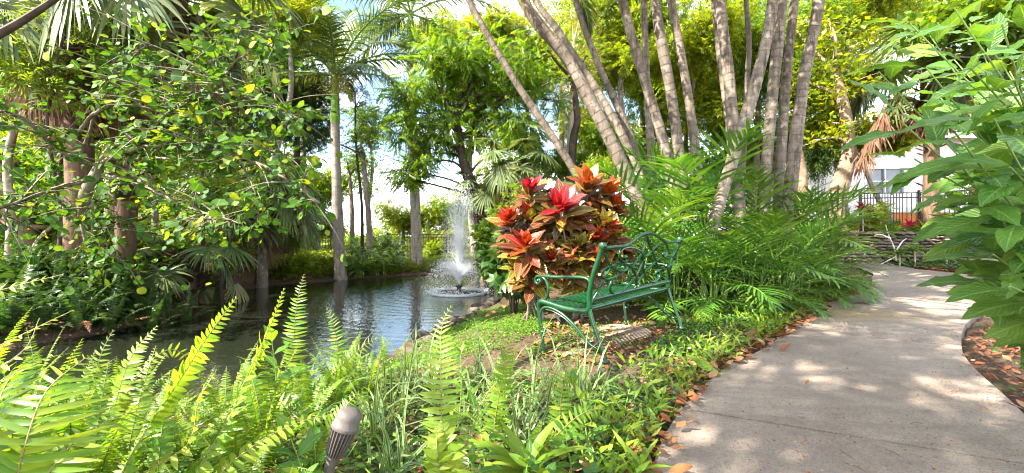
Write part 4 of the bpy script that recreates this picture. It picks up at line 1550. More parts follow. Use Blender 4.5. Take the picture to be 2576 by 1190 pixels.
# grey forked trunk by the fence (right)
Yf = 13.3
base = V(2095, 580, Yf)
base[2] = zg1(base[0], Yf) - .15
tk = [base, V(2098, 520, Yf), V(2122, 440, Yf), V(2135, 380, Yf), V(2125, 280, Yf), V(2100, 180, Yf)]
cl = np.vstack([vell(14, (2120, 190), 110, 150, Yf, 1.5, .55, 11), vell(8, (2110, 330), 80, 60, Yf, 1, .4, 12), vell(6, (2060, 60), 90, 70, Yf, 1.2, .6, 13)])
tree('forked_tree', 'grey brown forked tree with pale smooth trunk beside the black fence', 'tree', base, tk, .3, .13, cl, 1500, .19, BROAD, G['bg_yel'], G['bark_tan'], None, 12, seed=2)

# background trees: (label, base vx, Y, clump blobs (vx, vy, w, h, k, cr), leaves, size, template, material, trunk r)
BG = [
    ('yellow green leafy tree behind the left trunks of the palm clump', 1590, 14, [(1570, 120, 130, 120, 22, .75), (1540, 30, 120, 60, 10, .7)], 2400, .26, SPRAY, 'bg_yel', .14, 'bark'),
    ('yellow green leafy tree behind the middle of the palm clump', 1760, 15, [(1740, 90, 120, 140, 24, .8), (1760, 270, 90, 70, 8, .6)], 2500, .28, SPRAY, 'bg_yel', .15, 'bark'),
    ('mid green tree showing between the right trunks of the clump', 1940, 15.5, [(1960, 130, 150, 150, 26, .8), (1900, 300, 120, 80, 10, .6)], 2600, .28, SPRAY, 'bg_mid', .15, 'bark'),
    ('mid green tree filling the gap right of the clump', 2130, 17, [(2150, 60, 150, 110, 20, .9), (2080, 250, 90, 90, 12, .7)], 2200, .3, SPRAY, 'bg_yel', .16, 'bark'),
    ('pale twiggy half bare tree behind the left-leaning trunks', 1445, 13, [(1450, 130, 80, 130, 20, .5), (1420, 280, 70, 90, 10, .45)], 620, .2, SPRAYN, 'dry', .14, 'twig'),
    ('shaded dark green tree low behind the croton and clump', 1560, 12.5, [(1520, 380, 100, 60, 12, .5), (1640, 400, 90, 60, 10, .5), (1400, 400, 60, 60, 6, .4)], 1500, .2, SPRAY, 'bg_mid', .1, 'bark'),
    ('small leaved dark tree left of the royal palm trunk', 720, 13.5, [(740, 240, 90, 110, 22, .55), (700, 130, 80, 80, 10, .55), (780, 340, 60, 60, 8, .45)], 2400, .2, SPRAY, 'bg_dark', .13, 'bark_dark'),
    ('pale feathery leaved tree at the top beside the left royal palm', 660, 10.5, [(640, 40, 90, 60, 14, .5), (740, 20, 60, 50, 8, .4)], 1500, .24, SPRAYN, 'bg_yel', .1, 'bark'),
    ('tall dark tree above the left fan palms', 520, 12.5, [(520, 120, 110, 110, 20, .75), (600, 260, 80, 80, 10, .6)], 2300, .26, SPRAY, 'bg_dark', .16, 'bark_dark'),
    ('narrow leaved bright tree behind the booted cabbage palm', 90, 9.5, [(60, 120, 130, 130, 24, .6), (150, 270, 110, 80, 14, .5)], 2600, .26, SPRAYN, 'bg_yel', .14, 'bark'),
    ('narrow leaved green tree between cabbage palm and reddish palm', 270, 11, [(290, 130, 120, 150, 24, .65), (390, 300, 90, 90, 12, .5)], 1600, .28, SPRAYN, 'bg_yel', .14, 'bark'),
    ('sunlit yellow green tree low behind the left thicket', 60, 12, [(60, 430, 140, 120, 20, .7), (220, 470, 110, 100, 14, .6)], 2300, .25, SPRAY, 'bg_yel', .15, 'bark_tan'),
    ('mid green tree behind the seagrape branches', 380, 13, [(400, 440, 140, 100, 20, .7), (300, 560, 100, 60, 10, .6)], 2200, .24, SPRAY, 'bg_mid', .14, 'bark'),
    ('leaning brown trunked tree at the left edge of the pond', 62, 7.2, [(-40, 430, 120, 120, 14, .5), (150, 480, 70, 60, 8, .4)], 1500, .15, OVAL, 'bg_mid', .24, 'bark_tan'),
    ('bare branched dark small tree beside the royal palm crownshaft', 910, 14.5, [(910, 240, 70, 40, 10, .35), (930, 330, 60, 40, 6, .35)], 260, .15, SPRAY, 'bg_dark', .06, 'bark_dark'),
    ('far leafy tree between the two royal palms', 940, 24, [(920, 330, 60, 60, 9, .8), (900, 450, 50, 60, 8, .7)], 800, .3, SPRAY, 'bg_mid', .14, 'bark'),
    ('far pale green tree beyond the fence behind the tallest royal palm', 1010, 27, [(1000, 545, 70, 35, 12, .9), (1110, 540, 70, 40, 12, .9)], 1700, .32, SPRAY, 'bg_yel', .15, 'bark'),
    ('far yellow green tree beyond the fence right of the fountain', 1190, 26, [(1190, 550, 60, 45, 12, .9), (1290, 530, 70, 60, 12, .9)], 1700, .32, SPRAY, 'bg_yel', .15, 'bark'),
    ('far bright tree behind the left fan palm skirts', 690, 24, [(680, 540, 90, 60, 14, .9), (790, 560, 60, 40, 8, .8)], 1700, .32, SPRAY, 'bg_yel', .15, 'bark'),
    ('far tree above the left royal palm fronds', 800, 22, [(760, 60, 80, 90, 12, 1.1)], 900, .36, SPRAY, 'bg_mid', .16, 'bark'),
    ('large far tree closing the view behind the palm clump', 1700, 22, [(1640, 330, 200, 130, 26, 1.2), (1840, 420, 160, 90, 16, 1.0)], 2800, .38, SPRAY, 'bg_mid', .2, 'bark'),
    ('large far tree beyond the seagrape and fan palms', 330, 20, [(250, 250, 260, 200, 34, 1.4), (500, 400, 150, 120, 14, 1.1)], 2400, .4, SPRAY, 'bg_yel', .22, 'bark'),
    ('slender plant with fine bright leaves hanging before the leaning fan palms', 560, 7.6, [(590, 460, 70, 60, 10, .35), (520, 400, 60, 50, 6, .3)], 620, .22, SPRAYN, 'blade', .03, 'bark_dark'),
    ('fine bright leaved sapling in front of the booted cabbage palm', 130, 5.8, [(240, 60, 90, 45, 10, .3), (90, 190, 80, 80, 8, .3)], 520, .2, SPRAYN, 'blade', .03, 'bark_dark'),
    ('sunlit small leaved sapling low in the left thicket', 70, 8.0, [(60, 560, 110, 70, 14, .4), (190, 600, 80, 60, 10, .35)], 900, .18, SPRAY, 'bg_yel', .05, 'bark_tan'),
    ('sunlit small leaved sapling between fan palm trunk and sea grape', 400, 9.4, [(420, 560, 80, 70, 12, .4), (330, 480, 70, 70, 8, .4)], 900, .18, SPRAY, 'bg_yel', .05, 'bark_tan'),
    ('low far trees seen between the left trunks', 120, 21, [(40, 540, 140, 60, 14, 1.0), (260, 540, 130, 60, 14, 1.0)], 1900, .34, SPRAY, 'bg_yel', .15, 'bark'),
    ('low far trees seen between the fan palm trunks', 520, 22, [(450, 540, 120, 60, 14, 1.0), (590, 510, 90, 70, 12, 1.0)], 1900, .34, SPRAY, 'bg_mid', .15, 'bark'),
    ('far bright tree just left of the royal palm trunk', 770, 23, [(770, 470, 80, 100, 16, 1.0)], 1500, .34, SPRAY, 'bg_yel', .15, 'bark'),
    ('far tree low behind the crooked limb of the feathery tree', 1270, 20, [(1280, 430, 110, 110, 16, .9), (1180, 520, 80, 50, 10, .8)], 1400, .32, SPRAY, 'bg_yel', .15, 'bark'),
    ('dense far tree behind the left edge of the thicket', 20, 17, [(0, 300, 160, 170, 30, 1.0), (180, 150, 120, 120, 16, .9)], 2600, .34, SPRAY, 'bg_yel', .2, 'bark'),
    ('dense far tree behind the reddish trunked fan palm', 420, 16, [(420, 260, 150, 170, 30, .9), (300, 60, 140, 70, 14, .8)], 2000, .32, SPRAY, 'bg_yel', .2, 'bark'),
    ('dense far tree behind the small leaved dark tree', 680, 18, [(650, 380, 120, 140, 24, .9), (620, 180, 90, 100, 12, .8)], 2200, .32, SPRAY, 'bg_mid', .18, 'bark'),
    ('far tree closing the gap right of the feathery tree', 1420, 19, [(1400, 120, 130, 130, 20, 1.0), (1480, 360, 120, 110, 18, .9)], 2200, .34, SPRAY, 'bg_yel', .18, 'bark'),
    ('far tree behind the upper middle of the palm clump', 1640, 20, [(1620, 180, 150, 150, 28, 1.1)], 2200, .36, SPRAY, 'bg_yel', .18, 'bark'),
    ('far tree behind the upper right of the palm clump', 1900, 20, [(1880, 160, 170, 170, 30, 1.1)], 2400, .36, SPRAY, 'bg_yel', .18, 'bark'),
    ('tall far tree over the roof of the white house', 2140, 28, [(2130, 130, 160, 150, 26, 1.5)], 2200, .45, SPRAY, 'bg_yel', .24, 'bark'),
    ('far tree behind the crown of the feathery tree', 1200, 18, [(1180, 150, 150, 110, 18, .9)], 1500, .34, SPRAY, 'bg_yel', .18, 'bark'),
    ('leafy tree screening the roof and wall of the white house', 2260, 15.6, [(2240, 335, 130, 55, 16, .5), (2070, 340, 70, 50, 8, .4)], 1500, .26, BROAD, 'bg_yel', .1, 'bark'),
    ('glossy leaved tree arching over the fan palm at the upper right', 2480, 11, [(2400, 40, 120, 90, 16, .7), (2540, 150, 100, 120, 14, .7)], 1700, .22, BROAD, 'bg_mid', .15, 'bark'),
]
for i, (lab, bx, Y, blobs, nl, sz, T, mt, r0, bk) in enumerate(BG):
    base = np.array([(bx - CX) / F * Y, Y, 0])
    base[2] = zg1(base[0], Y) - .1
    cl = np.vstack([vell(k, (x, y), w, h, Y, .13 * Y * (w / 130), cr, 100 + i * 7 + j) for j, (x, y, w, h, k, cr) in enumerate(blobs)])
    top = cl[np.argmax(cl[:, 2]), :3]
    top = .5 * top + .5 * cl[:, :3].mean(0)
    tk = [base, base * .65 + top * .35 + np.append(R.normal(0, .15, 2), 0), base * .3 + top * .7 + np.append(R.normal(0, .15, 2), 0), top]
    tree('leafy_tree' if 'bare' not in lab else 'twiggy_tree', lab, 'tree', base, tk, r0, r0 * .4, cl, int(nl * (1 if 'bare' in lab else 1.0 if bx < 640 else 1.8)), sz, T, G[mt], G[bk], None, 16 if 'bare' not in lab else 34, seed=i * 3)


# ------------------------------------------------------------------ sea grape over the left of the pond
def sea_grape():
    Y0 = 5.2
    base = np.array([-6.5, 6.6, zg1(-6.5, 6.6) - .1])
    root = thing('sea_grape_tree', 'spreading sea grape tree with round green leaves reaching over the left of the pond', 'tree', base)
    hub = V(250, 420, 5.7)
    mb = MB()
    mb.tube(catmull([base, base + [.1, -.1, .6], hub - [.2, 0, .5], hub], 8) - base, [.11, .085, .06], 10)
    br = [
        ([(250, 420), (283, 369), (354, 358), (394, 313), (439, 273), (545, 235), (560, 190)], 5.4, 4.6, .035),
        ([(545, 235), (631, 247), (707, 275), (760, 300)], 4.7, 4.4, .016),
        ([(200, 330), (237, 288), (323, 242), (384, 220), (444, 202), (505, 177), (600, 150)], 5.5, 4.8, .026),
        ([(250, 420), (283, 394), (379, 368), (505, 373), (606, 394), (720, 450), (800, 510)], 5.4, 4.5, .03),
        ([(410, 360), (444, 348), (505, 298), (545, 242)], 5.1, 4.8, .014),
        ([(215, 360), (247, 267), (283, 202), (288, 141)], 5.6, 5.4, .02),
        ([(285, 165), (333, 146), (379, 101)], 5.3, 5.0, .012),
        ([(250, 420), (150, 380), (60, 300), (-60, 250)], 5.4, 4.6, .026),
        ([(230, 450), (120, 480), (10, 520), (-80, 540)], 5.4, 4.5, .026),
        ([(260, 440), (360, 470), (470, 520), (600, 560)], 5.4, 4.8, .024),
        ([(250, 460), (233, 520), (240, 600), (310, 660)], 5.5, 5.0, .022),
        ([(505, 373), (640, 370), (740, 400)], 5.0, 4.6, .014),
        ([(444, 202), (560, 90), (640, 60)], 4.9, 4.6, .014),
        ([(600, 150), (680, 110), (740, 75)], 4.8, 4.6, .01),
        ([(600, 394), (640, 480), (650, 560)], 4.8, 4.6, .012),
    ]
    P, D = [], []
    for pts, ya, yb, r in br:
        n = len(pts)
        q = catmull([V(x, y, ya + (yb - ya) * i / (n - 1)) for i, (x, y) in enumerate(pts)], 8)
        q = q + R.normal(0, .005, q.shape)
        mb.tube(q - base, [r, r * .7, r * .35], 7)
        L = len(q)
        for k in range(L // 4, L):
            for _ in range(1 + int(k % 2)):
                e = q[k] + R.normal(0, 1, 3) * [.28, .34, .22]
                mb.tube(catmull([q[k], .5 * (q[k] + e) + [0, 0, .04], e], 3) - base, [r * .35 + .002, .0022], 4, cap=False)
                m = R.integers(4, 10)
                f = R.random((m, 1)) ** .7
                P.append(q[k] * (1 - f) + e * f + R.normal(0, .04, (m, 3)))
                D.append(nrm(e - q[k]) + R.normal(0, .6, (m, 3)))
    mb.build('trunk', G['branch'], root)
    mb = MB()
    P, D = np.vstack(P), np.vstack(D)
    # looser leaves toward the shaded thicket
    m = 380
    e = np.array([V(x, y, d) for x, y, d in zip(R.uniform(-60, 560, m), R.normal(500, 90, m), R.uniform(4.8, 6.2, m))])
    P = np.vstack([P, e])
    D = np.vstack([D, R.normal(0, 1, (m, 3))])
    k = len(P)
    mb.place(ROUND, P - base, nrm(D + [0, 0, -.25]), np.tile([.0, -.55, .75], (k, 1)) + R.normal(0, .45, (k, 3)), np.exp(R.uniform(math.log(.045), math.log(.125), k)), wid=R.uniform(.75, 1.1, k))
    mb.build('crown', G['grape'], root)


sea_grape()


# ------------------------------------------------------------------ crotons
def croton(x, y, lab, heads, seed, group=None):
    z0 = zg1(x, y)
    root = thing('croton_shrub', lab, 'shrub', (x, y, z0), group)
    o = np.array([x, y, z0])
    r = np.random.default_rng(seed)
    T = leaf_t(.205, 7, .24, .2, .5, wave=.14)
    mb = MB()
    for c, hue, s in heads:
        h = np.array(c) - o
        mb.tube(catmull([(r.normal(0, .12), r.normal(0, .1), -.05), h * [.5, .5, .45] + r.normal(0, .05, 3), h - [0, 0, .05]], 6), [.02, .014, .009], 7)
    mb.build('stem', G['bark'], root)
    for c, hue, s in heads:
        h = np.array(c) - o
        out = nrm(np.array([h[0] * .9, h[1] * .9 - .35, .9]))
        n = 38 if hue != 'low' else 16
        k = np.arange(n)
        a = k * 2.399 + r.uniform(0, 6)
        t = k / n
        incl = np.radians(84 - 92 * t ** 1.1)           # inner leaves stand up, outer leaves droop
        X = nrm(np.cross(out, [0, 1, .3]))
        Yv = np.cross(out, X)
        rad = X * np.cos(a)[:, None] + Yv * np.sin(a)[:, None]
        d = rad * np.cos(incl)[:, None] + out * np.sin(incl)[:, None] + r.normal(0, .2, (n, 3))
        pos = h - out * (.2 * t)[:, None] * s
        up = out * np.cos(incl)[:, None] - rad * np.sin(incl)[:, None] + np.array([0, -.15, .3])
        ln = s * (.14 + .15 * np.sin(np.clip(t * 1.6 + .15, 0, 1) * PI / 2)) * r.uniform(.65, 1.2, n)
        mb = MB()
        hot = (t < {'red': .42, 'or': .40, 'dk': .08, 'gr': .0, 'low': 0}[hue])
        alt = (r.random(n) < .2) & ~hot
        mb.place(T, pos[hot], d[hot], up[hot], ln[hot], 0)
        mb.place(T, pos[~hot & ~alt], d[~hot & ~alt], up[~hot & ~alt], ln[~hot & ~alt], 1)
        mb.place(T, pos[alt], d[alt], up[alt], ln[alt], 2)
        inner = {'red': 'crot_red', 'or': 'crot_or', 'dk': 'crot_red', 'gr': 'crot_gr', 'low': 'crot_dk'}[hue]
        mb.build('leaf_rosette', [G[inner], G['crot_dk' if hue != 'gr' else 'crot_gr'], G['crot_gr']], root)


Yc = 4.9
croton(.32, 5.0, 'croton shrub with bright red and orange veined leaves beside the pond', [
    (V(1330, 478, Yc), 'red', .95), (V(1280, 555, Yc - .05), 'red', 1.0), (V(1322, 615, Yc - .35), 'or', 1.15), (V(1360, 640, Yc - .1), 'dk', 1.0), (V(1290, 600, Yc + .1), 'dk', .9),
    (V(1340, 690, Yc - .3), 'dk', 1.0), (V(1375, 560, Yc + .1), 'dk', 1.0), (V(1385, 655, Yc - .3), 'dk', 1.0), (V(1300, 668, Yc - .2), 'gr', .8), (V(1330, 545, Yc), 'dk', 1.0)], 1)
croton(.85, 5.25, 'taller croton shrub with red centre and orange yellow top leaves behind the bench', [
    (V(1408, 520, Yc - .2), 'red', 1.25), (V(1402, 508, Yc + .1), 'red', 1.0), (V(1480, 462, Yc + .2), 'or', 1.2), (V(1530, 480, Yc + .3), 'or', 1.0), (V(1500, 520, Yc + .2), 'dk', 1.0), (V(1455, 560, Yc), 'dk', 1.0),
    (V(1500, 600, Yc - .1), 'or', .95), (V(1540, 585, Yc), 'dk', 1.1), (V(1520, 560, Yc), 'gr', .9), (V(1455, 620, Yc - .15), 'gr', 1.0), (V(1490, 650, Yc - .15), 'dk', 1.0), (V(1430, 660, Yc - .2), 'dk', .95), (V(1440, 600, Yc), 'dk', 1.0),
    (V(1550, 520, Yc + .3), 'or', .85), (V(1470, 690, Yc - .1), 'gr', .9), (V(1560, 640, Yc + .1), 'dk', .9)], 2)


def bush(name, lab, v, w, h, Y, dY, n, size, T, mat, cat='shrub', group=None, k=16, cr=None, stems=8, seed=0, stemmat=None, droop=-.1):
    """a leafy bush standing on the ground, seen centred at v with half sizes w, h px"""
    c = V(v[0], v[1], Y)
    base = np.array([c[0], Y, zg1(c[0], Y)])
    cl = ell(k, c, (w / F * Y, dY, h / F * Y), cr or .4 * h / F * Y, 900 + seed, .6)
    cl[:, 2] = np.maximum(cl[:, 2], base[2] + .05)
    root = thing(name, lab, cat, base, group)
    r = np.random.default_rng(seed)
    mb = MB()
    for i in range(min(stems, k)):
        e = cl[i, :3] - base
        mb.tube(catmull([(e[0] * .2, e[1] * .2, -.05), e * [.5, .5, .6], e], 5), [.014, .008, .004], 6)
    mb.build('stems', stemmat or G['bark_dark'], root)
    idx = r.integers(0, k, n)
    off = nrm(r.normal(size=(n, 3))) * (r.random(n) ** .5)[:, None]
    pos = cl[idx, :3] + off * cl[idx, 3:4]
    pos[:, 2] = np.maximum(pos[:, 2], base[2] + .02)
    mb = MB()
    mb.place(T, pos - base, nrm(off + r.normal(0, .5, (n, 3)) + [0, 0, droop]), np.tile([0, 0, 1.], (n, 1)) + r.normal(0, .4, (n, 3)), size * r.uniform(.7, 1.25, n))
    mb.build('foliage', G[mat], root)
    return root


_p, _d, _u, _s = [], [], [], []
for i in range(7):
    a = i / 7 * 2 * PI
    _p.append((0, .5, 0)); _d.append((math.cos(a), math.sin(a), -.25)); _u.append((0, 0, 1)); _s.append(.55)
WHORL = multi(simple_leaf(.22, .15, .15), _p, _d, _u, _s)

bush('green_shrub', 'dark green whorled leaf shrub between the croton and the pond', (1290, 660), 55, 75, 5.6, .3, 420, .2, WHORL, 'cover', seed=1, k=18)
bush('green_shrub', 'bright green shrub overhanging the water right of the fountain', (1250, 600), 45, 80, 8.6, .5, 700, .2, WHORL, 'bg_mid', seed=2, k=16)
bush('green_shrub', 'light green shrub behind the croton at the pond edge', (1320, 560), 60, 80, 9.5, .6, 800, .2, SPRAY, 'bg_mid', seed=3, k=16)
bush('green_shrub', 'yellow green bush showing between croton and left-leaning trunk', (1510, 430), 60, 35, 7.4, .4, 500, .18, SPRAYN, 'blade', seed=4, k=14)
bush('hedge', 'clipped dark green hedge beyond the pond left of the thick trunk', (960, 626), 75, 34, 17, .6, 2600, .15, SPRAY, 'bg_dark', 'hedge', seed=5, k=40, cr=.35)
bush('green_shrub', 'sunlit yellow green bank shrub left of the royal palm foot', (700, 668), 70, 34, 11.8, .5, 1000, .16, SPRAY, 'bg_yel', seed=6, k=20)
bush('green_shrub', 'sunlit bank shrub nearest the leaning fan palms', (620, 672), 50, 34, 11.0, .4, 800, .15, SPRAY, 'bg_yel', seed=7, k=16)
bush('green_shrub', 'bright bank shrub touching the royal palm trunk', (800, 665), 50, 32, 12.9, .4, 800, .16, SPRAY, 'bg_yel', seed=8, k=16)
bush('green_shrub', 'bright low shrub behind the thick dark trunk by the fence', (1090, 630), 30, 22, 18, .4, 500, .2, SPRAY, 'bg_yel', seed=9, k=12)
bush('green_shrub', 'dark leafy shrub at the water right of the thick trunk', (1225, 640), 35, 45, 13.6, .5, 700, .18, SPRAY, 'bg_dark', seed=10, k=16)
bush('green_shrub', 'dense dark shrub at the left water edge under the sea grape', (260, 720), 110, 80, 6.0, .4, 1300, .14, OVAL, 'bg_dark', seed=11, k=22)
bush('green_shrub', 'dark tangled shrub in the left thicket behind the water', (90, 710), 130, 100, 6.2, .5, 1700, .13, OVAL, 'bg_dark', seed=12, k=24)
bush('green_shrub', 'shaded shrub under the leaning palms at the left bank', (430, 670), 100, 70, 7.6, .5, 1400, .15, OVAL, 'bg_mid', seed=13, k=20)
bush('green_shrub', 'fine leaved yellow green shrub filling the gap under the reddish fan palm', (330, 600), 90, 75, 8.4, .5, 1000, .17, SPRAY, 'bg_yel', seed=31, k=22)
bush('green_shrub', 'fine leaved green shrub at the left edge behind the dark tangled shrub', (70, 610), 110, 70, 7.6, .5, 1000, .17, SPRAY, 'bg_yel', seed=32, k=22)
bush('green_shrub', 'pale green shrub between the leaning fan palm trunks', (560, 620), 70, 55, 9.2, .4, 800, .16, SPRAY, 'bg_yel', seed=33, k=18)
bush('green_shrub', 'loose green shrub in front of the black fence', (2190, 545), 45, 35, 13.7, .3, 650, .13, SPRAY, 'bg_yel', seed=14, k=14)
bush('green_shrub', 'low yellow green shrub on the stone wall under the fence', (2390, 560), 60, 35, 13.4, .3, 700, .16, SPRAYN, 'blade', seed=15, k=14)
bush('green_shrub', 'tall dark strap leaved shrub in front of the white house', (2060, 400), 34, 55, 14.3, .3, 420, .3, SPRAYN, 'bg_dark', seed=16, k=12)
bush('green_shrub', 'dark shrub at the foot of the palm clump by the path', (1830, 690), 120, 45, 6.6, .4, 700, .14, OVAL, 'bg_dark', seed=17, k=20)
bush('green_shrub', 'shaded green shrub behind the left end of the stone wall', (2080, 600), 50, 30, 12.9, .3, 600, .14, SPRAY, 'bg_mid', seed=18, k=12)
bush('green_shrub', 'far sunlit shrub row beyond the left fence', (730, 625), 90, 30, 21.5, .6, 1100, .25, SPRAY, 'bg_yel', seed=19, k=20)
bush('green_shrub', 'far sunlit shrub row beyond the fountain fence', (1140, 610), 110, 32, 23, .6, 1300, .27, SPRAY, 'bg_yel', seed=20, k=24)
bush('green_shrub', 'broad dark thicket behind the far right of the stone wall', (2500, 520), 90, 90, 13.6, .5, 1300, .2, SPRAY, 'bg_mid', seed=21, k=24)

# strap leaved bank plants (ginger) beside the royal palm foot
for i, (vx, vy, Y, lab) in enumerate([(905, 665, 12.6, 'ginger plant with long bright leaves right of the royal palm foot'), (950, 655, 13.2, 'ginger plant with arching leaves midway between the two royal palms'), (990, 660, 13.9, 'ginger plant beside the thick dark trunk'), (890, 640, 13.6, 'tall ginger plant behind the royal palm foot')]):
    x = (vx - CX) / F * Y
    z = zg1(x, Y)
    root = thing('ginger_plant', lab, 'plant', (x, Y, z), 'ginger plants on the far bank')
    mb = MB()
    lf = leaf_t(.12, 5, .25, .35)
    ms = MB()
    for k in range(16):
        b = np.array([*R.normal(0, .16, 2), 0])
        tp_ = b + [R.normal(0, .12), R.normal(0, .12), R.uniform(.35, .75)]
        ms.tube(np.array([b, (b + tp_) / 2, tp_]), .008, 5)
        m = 6
        f = np.linspace(.35, 1, m)[:, None]
        mb.place(lf, b * (1 - f) + tp_ * f, rdir(m, .1, .8), np.tile([0, 0, 1.], (m, 1)), R.uniform(.3, .45, m))
    ms.build('stems', G['stemgreen'], root)
    mb.build('foliage', G['weed'], root)


# ------------------------------------------------------------------ thin stems, trunks and sticks of the left thicket
for i, (pts, Y, r, mt, lab) in enumerate([
    ([(18, 720), (30, 560), (20, 400), (60, 250)], 6.6, .06, 'bark', 'slim grey trunk at the far left edge of the thicket'),
    ([(165, 700), (172, 560), (150, 430), (185, 300)], 7.0, .035, 'bark_dark', 'thin dark trunk left of the sea grape stem'),
    ([(315, 690), (300, 560), (280, 430), (296, 230)], 7.4, .07, 'bark_tan', 'tan trunk rising behind the sea grape branches'),
    ([(380, 660), (390, 520), (360, 380), (350, 250)], 7.9, .05, 'bark', 'crooked grey trunk in the middle of the left thicket'),
    ([(500, 640), (512, 500), (500, 380), (520, 240)], 8.8, .055, 'bark_dark', 'dark slim trunk behind the white leaning stick'),
    ([(930, 640), (928, 560), (922, 480), (915, 400)], 14.2, .09, 'bark', 'slim palm like trunk between the two royal palms'),
    ([(885, 640), (886, 540), (880, 440)], 18, .09, 'bark_tan', 'distant pale trunk right of the royal palm'),
    ([(1375, 560), (1350, 450), (1345, 360), (1320, 250)], 12.6, .08, 'bark', 'grey bent trunk behind the red croton'),
    ([(1435, 480), (1440, 380), (1452, 300), (1440, 200)], 12.0, .11, 'bark_dark', 'dark hollow trunk standing behind the croton'),
    ([(2010, 560), (2020, 460), (2000, 330), (2030, 200)], 13.6, .14, 'bark_tan', 'tan curved trunk right behind the palm clump'),
]):
    p = [V(x, y, Y) for x, y in pts]
    p[0][2] = zg1(p[0][0], Y) - .1
    root = thing('slim_tree', lab, 'tree', p[0], None)
    mb = MB()
    mb.tube(catmull(p, 8) - p[0], [r * 1.15, r, r * .7], 10)
    for q in range(4):
        a = p[-1] - p[0]
        e = a + [R.normal(0, .5), R.normal(0, .4), R.uniform(.2, .8)]
        mb.tube(catmull([a, (a + e) / 2 + R.normal(0, .06, 3), e], 4), [r * .5, r * .2], 6)
    mb.build('trunk', G[mt], root)
    mb = MB()
    n = 170
    pos = p[-1] - p[0] + [0, 0, .45] + R.normal(0, .42, (n, 3))
    mb.place(SPRAY, pos, rdir(n, -.5, .4), np.tile([0, 0, 1.], (n, 1)) + R.normal(0, .4, (n, 3)), R.uniform(.18, .3, n))
    mb.build('crown', G['bg_mid'], root)

for pts, Y, r, mt, lab, nm in [
    ([(395, 398), (500, 403), (628, 412)], 6.0, .02, 'twig', 'long bleached stick leaning across the sea grape leaves', 'dead_stick'),
    ([(410, 822), (414, 790), (407, 758)], 6.3, .028, 'deadfan', 'short red brown snag standing in the water by the left bank', 'dead_snag'),
    ([(-30, 100), (60, 50), (180, -30)], 4.6, .045, 'bark_dark', 'thick dark branch crossing the upper left corner', 'dark_branch'),
    ([(180, 175), (250, 150), (300, 130)], 6.2, .045, 'twig', 'pale broken limb right of the booted cabbage palm', 'pale_limb'),
    ([(60, 690), (100, 600), (170, 545)], 6.9, .04, 'bark_tan', 'tan leaning stick at the base of the left thicket', 'dead_stick'),
]:
    p = [V(x, y, Y) for x, y in pts]
    o = p[0]
    mb = MB()
    mb.tube(catmull(p, 8) - o + 0, [r, r * .8, r * .55], 8)
    tag(mb.build(nm, G[mt], loc=None), lab, 'branch').location = tuple(o)
# white bare shrub in front of the stone wall
p0 = V(2255, 655, 12.2)
p0[2] = zg1(p0[0], p0[1])
root = thing('bare_shrub', 'bare white stemmed shrub in front of the dark stone wall', 'shrub', p0)
mb = MB()
for pts in ([(2255, 655), (2250, 625), (2235, 590), (2228, 565)], [(2252, 635), (2268, 610), (2280, 600)], [(2240, 600), (2215, 590), (2200, 592)], [(2254, 645), (2235, 655), (2215, 665)]):
    mb.tube(catmull([V(x, y, 12.2) for x, y in pts], 6) - p0, [.026, .016, .007], 7)
mb.build('stems', flat_mat('white_stems', (.62, .58, .5), .8), root)

# bromeliads and cordylines on the terrace
def rosette(name, lab, p, n, ln, w, mats, cat, group=None, el=(15, 75), stem=0):
    root = thing(name, lab, cat, p, group)
    T = leaf_t(w, 5, .3, .45)
    mb = MB()
    k = np.arange(n)
    a = k * 2.399
    e = np.radians(el[0] + (el[1] - el[0]) * k / n)
    d = np.c_[np.cos(a) * np.cos(e), np.sin(a) * np.cos(e), np.sin(e)]
    up = np.c_[-np.cos(a) * np.sin(e), -np.sin(a) * np.sin(e), np.cos(e)]
    mb.place(T, np.tile([0, 0, stem], (n, 1)), d, up, ln * R.uniform(.8, 1.1, n))
    mb.build('leaf_rosette', mats, root)
    if stem:
        mb = MB()
        mb.tube(np.array([(0, 0, -.05), (.02, 0, stem * .5), (0, 0, stem)]), .025, 7)
        mb.build('stem', G['twig'], root)
    return root


for vx, vy, Y, ln, mt, lab in [(2170, 520, 13.6, .42, 'pink', 'pink cordyline plant by the left end of the black fence'), (2290, 562, 13.2, .4, 'pink', 'deep pink bromeliad under the middle of the black fence'), (2215, 545, 13.5, .35, 'weed', 'green bromeliad beside the pink cordyline'),
                               (2330, 590, 12.9, .5, 'blade', 'yellow green bromeliad spilling over the stone wall'), (2400, 600, 12.8, .5, 'blade', 'yellow bromeliad on the stone wall top near the large shrub')]:
    p = V(vx, vy, Y)
    p[2] = max(p[2] - .15, zg1(p[0], Y))
    st = p[2] - zg1(p[0], Y)
    p[2] = zg1(p[0], Y)
    rosette('bromeliad', lab, p, 26, ln, .09, G[mt], 'bromeliad', stem=max(st, .05))
for vx, Y, st, lab in [(2262, 12.1, .55, 'tan stemmed ti plant leaning before the stone wall'), (2300, 12.0, .5, 'second tan stemmed ti plant right of the white bare shrub'), (2380, 11.9, .5, 'ti plant with yellow leaves near the big shrub edge')]:
    x = (vx - CX) / F * Y
    rosette('ti_plant', lab, (x, Y, zg1(x, Y)), 20, .38, .12, G['weed'], 'plant', None, (-10, 60), st)
# spiky yellow-green agaves beyond the pond
for vx, vy, Y, lab in [(1085, 560, 22.4, 'big pale spiky agave beyond the fence left of the fountain'), (1175, 570, 22.6, 'big pale spiky agave beyond the fence behind the fountain spray')]:
    p = V(vx, vy, Y)
    rosette('agave', lab, (p[0], Y, zg1(p[0], Y)), 40, 1.9, .04, G['dry'], 'agave', None, (10, 85))


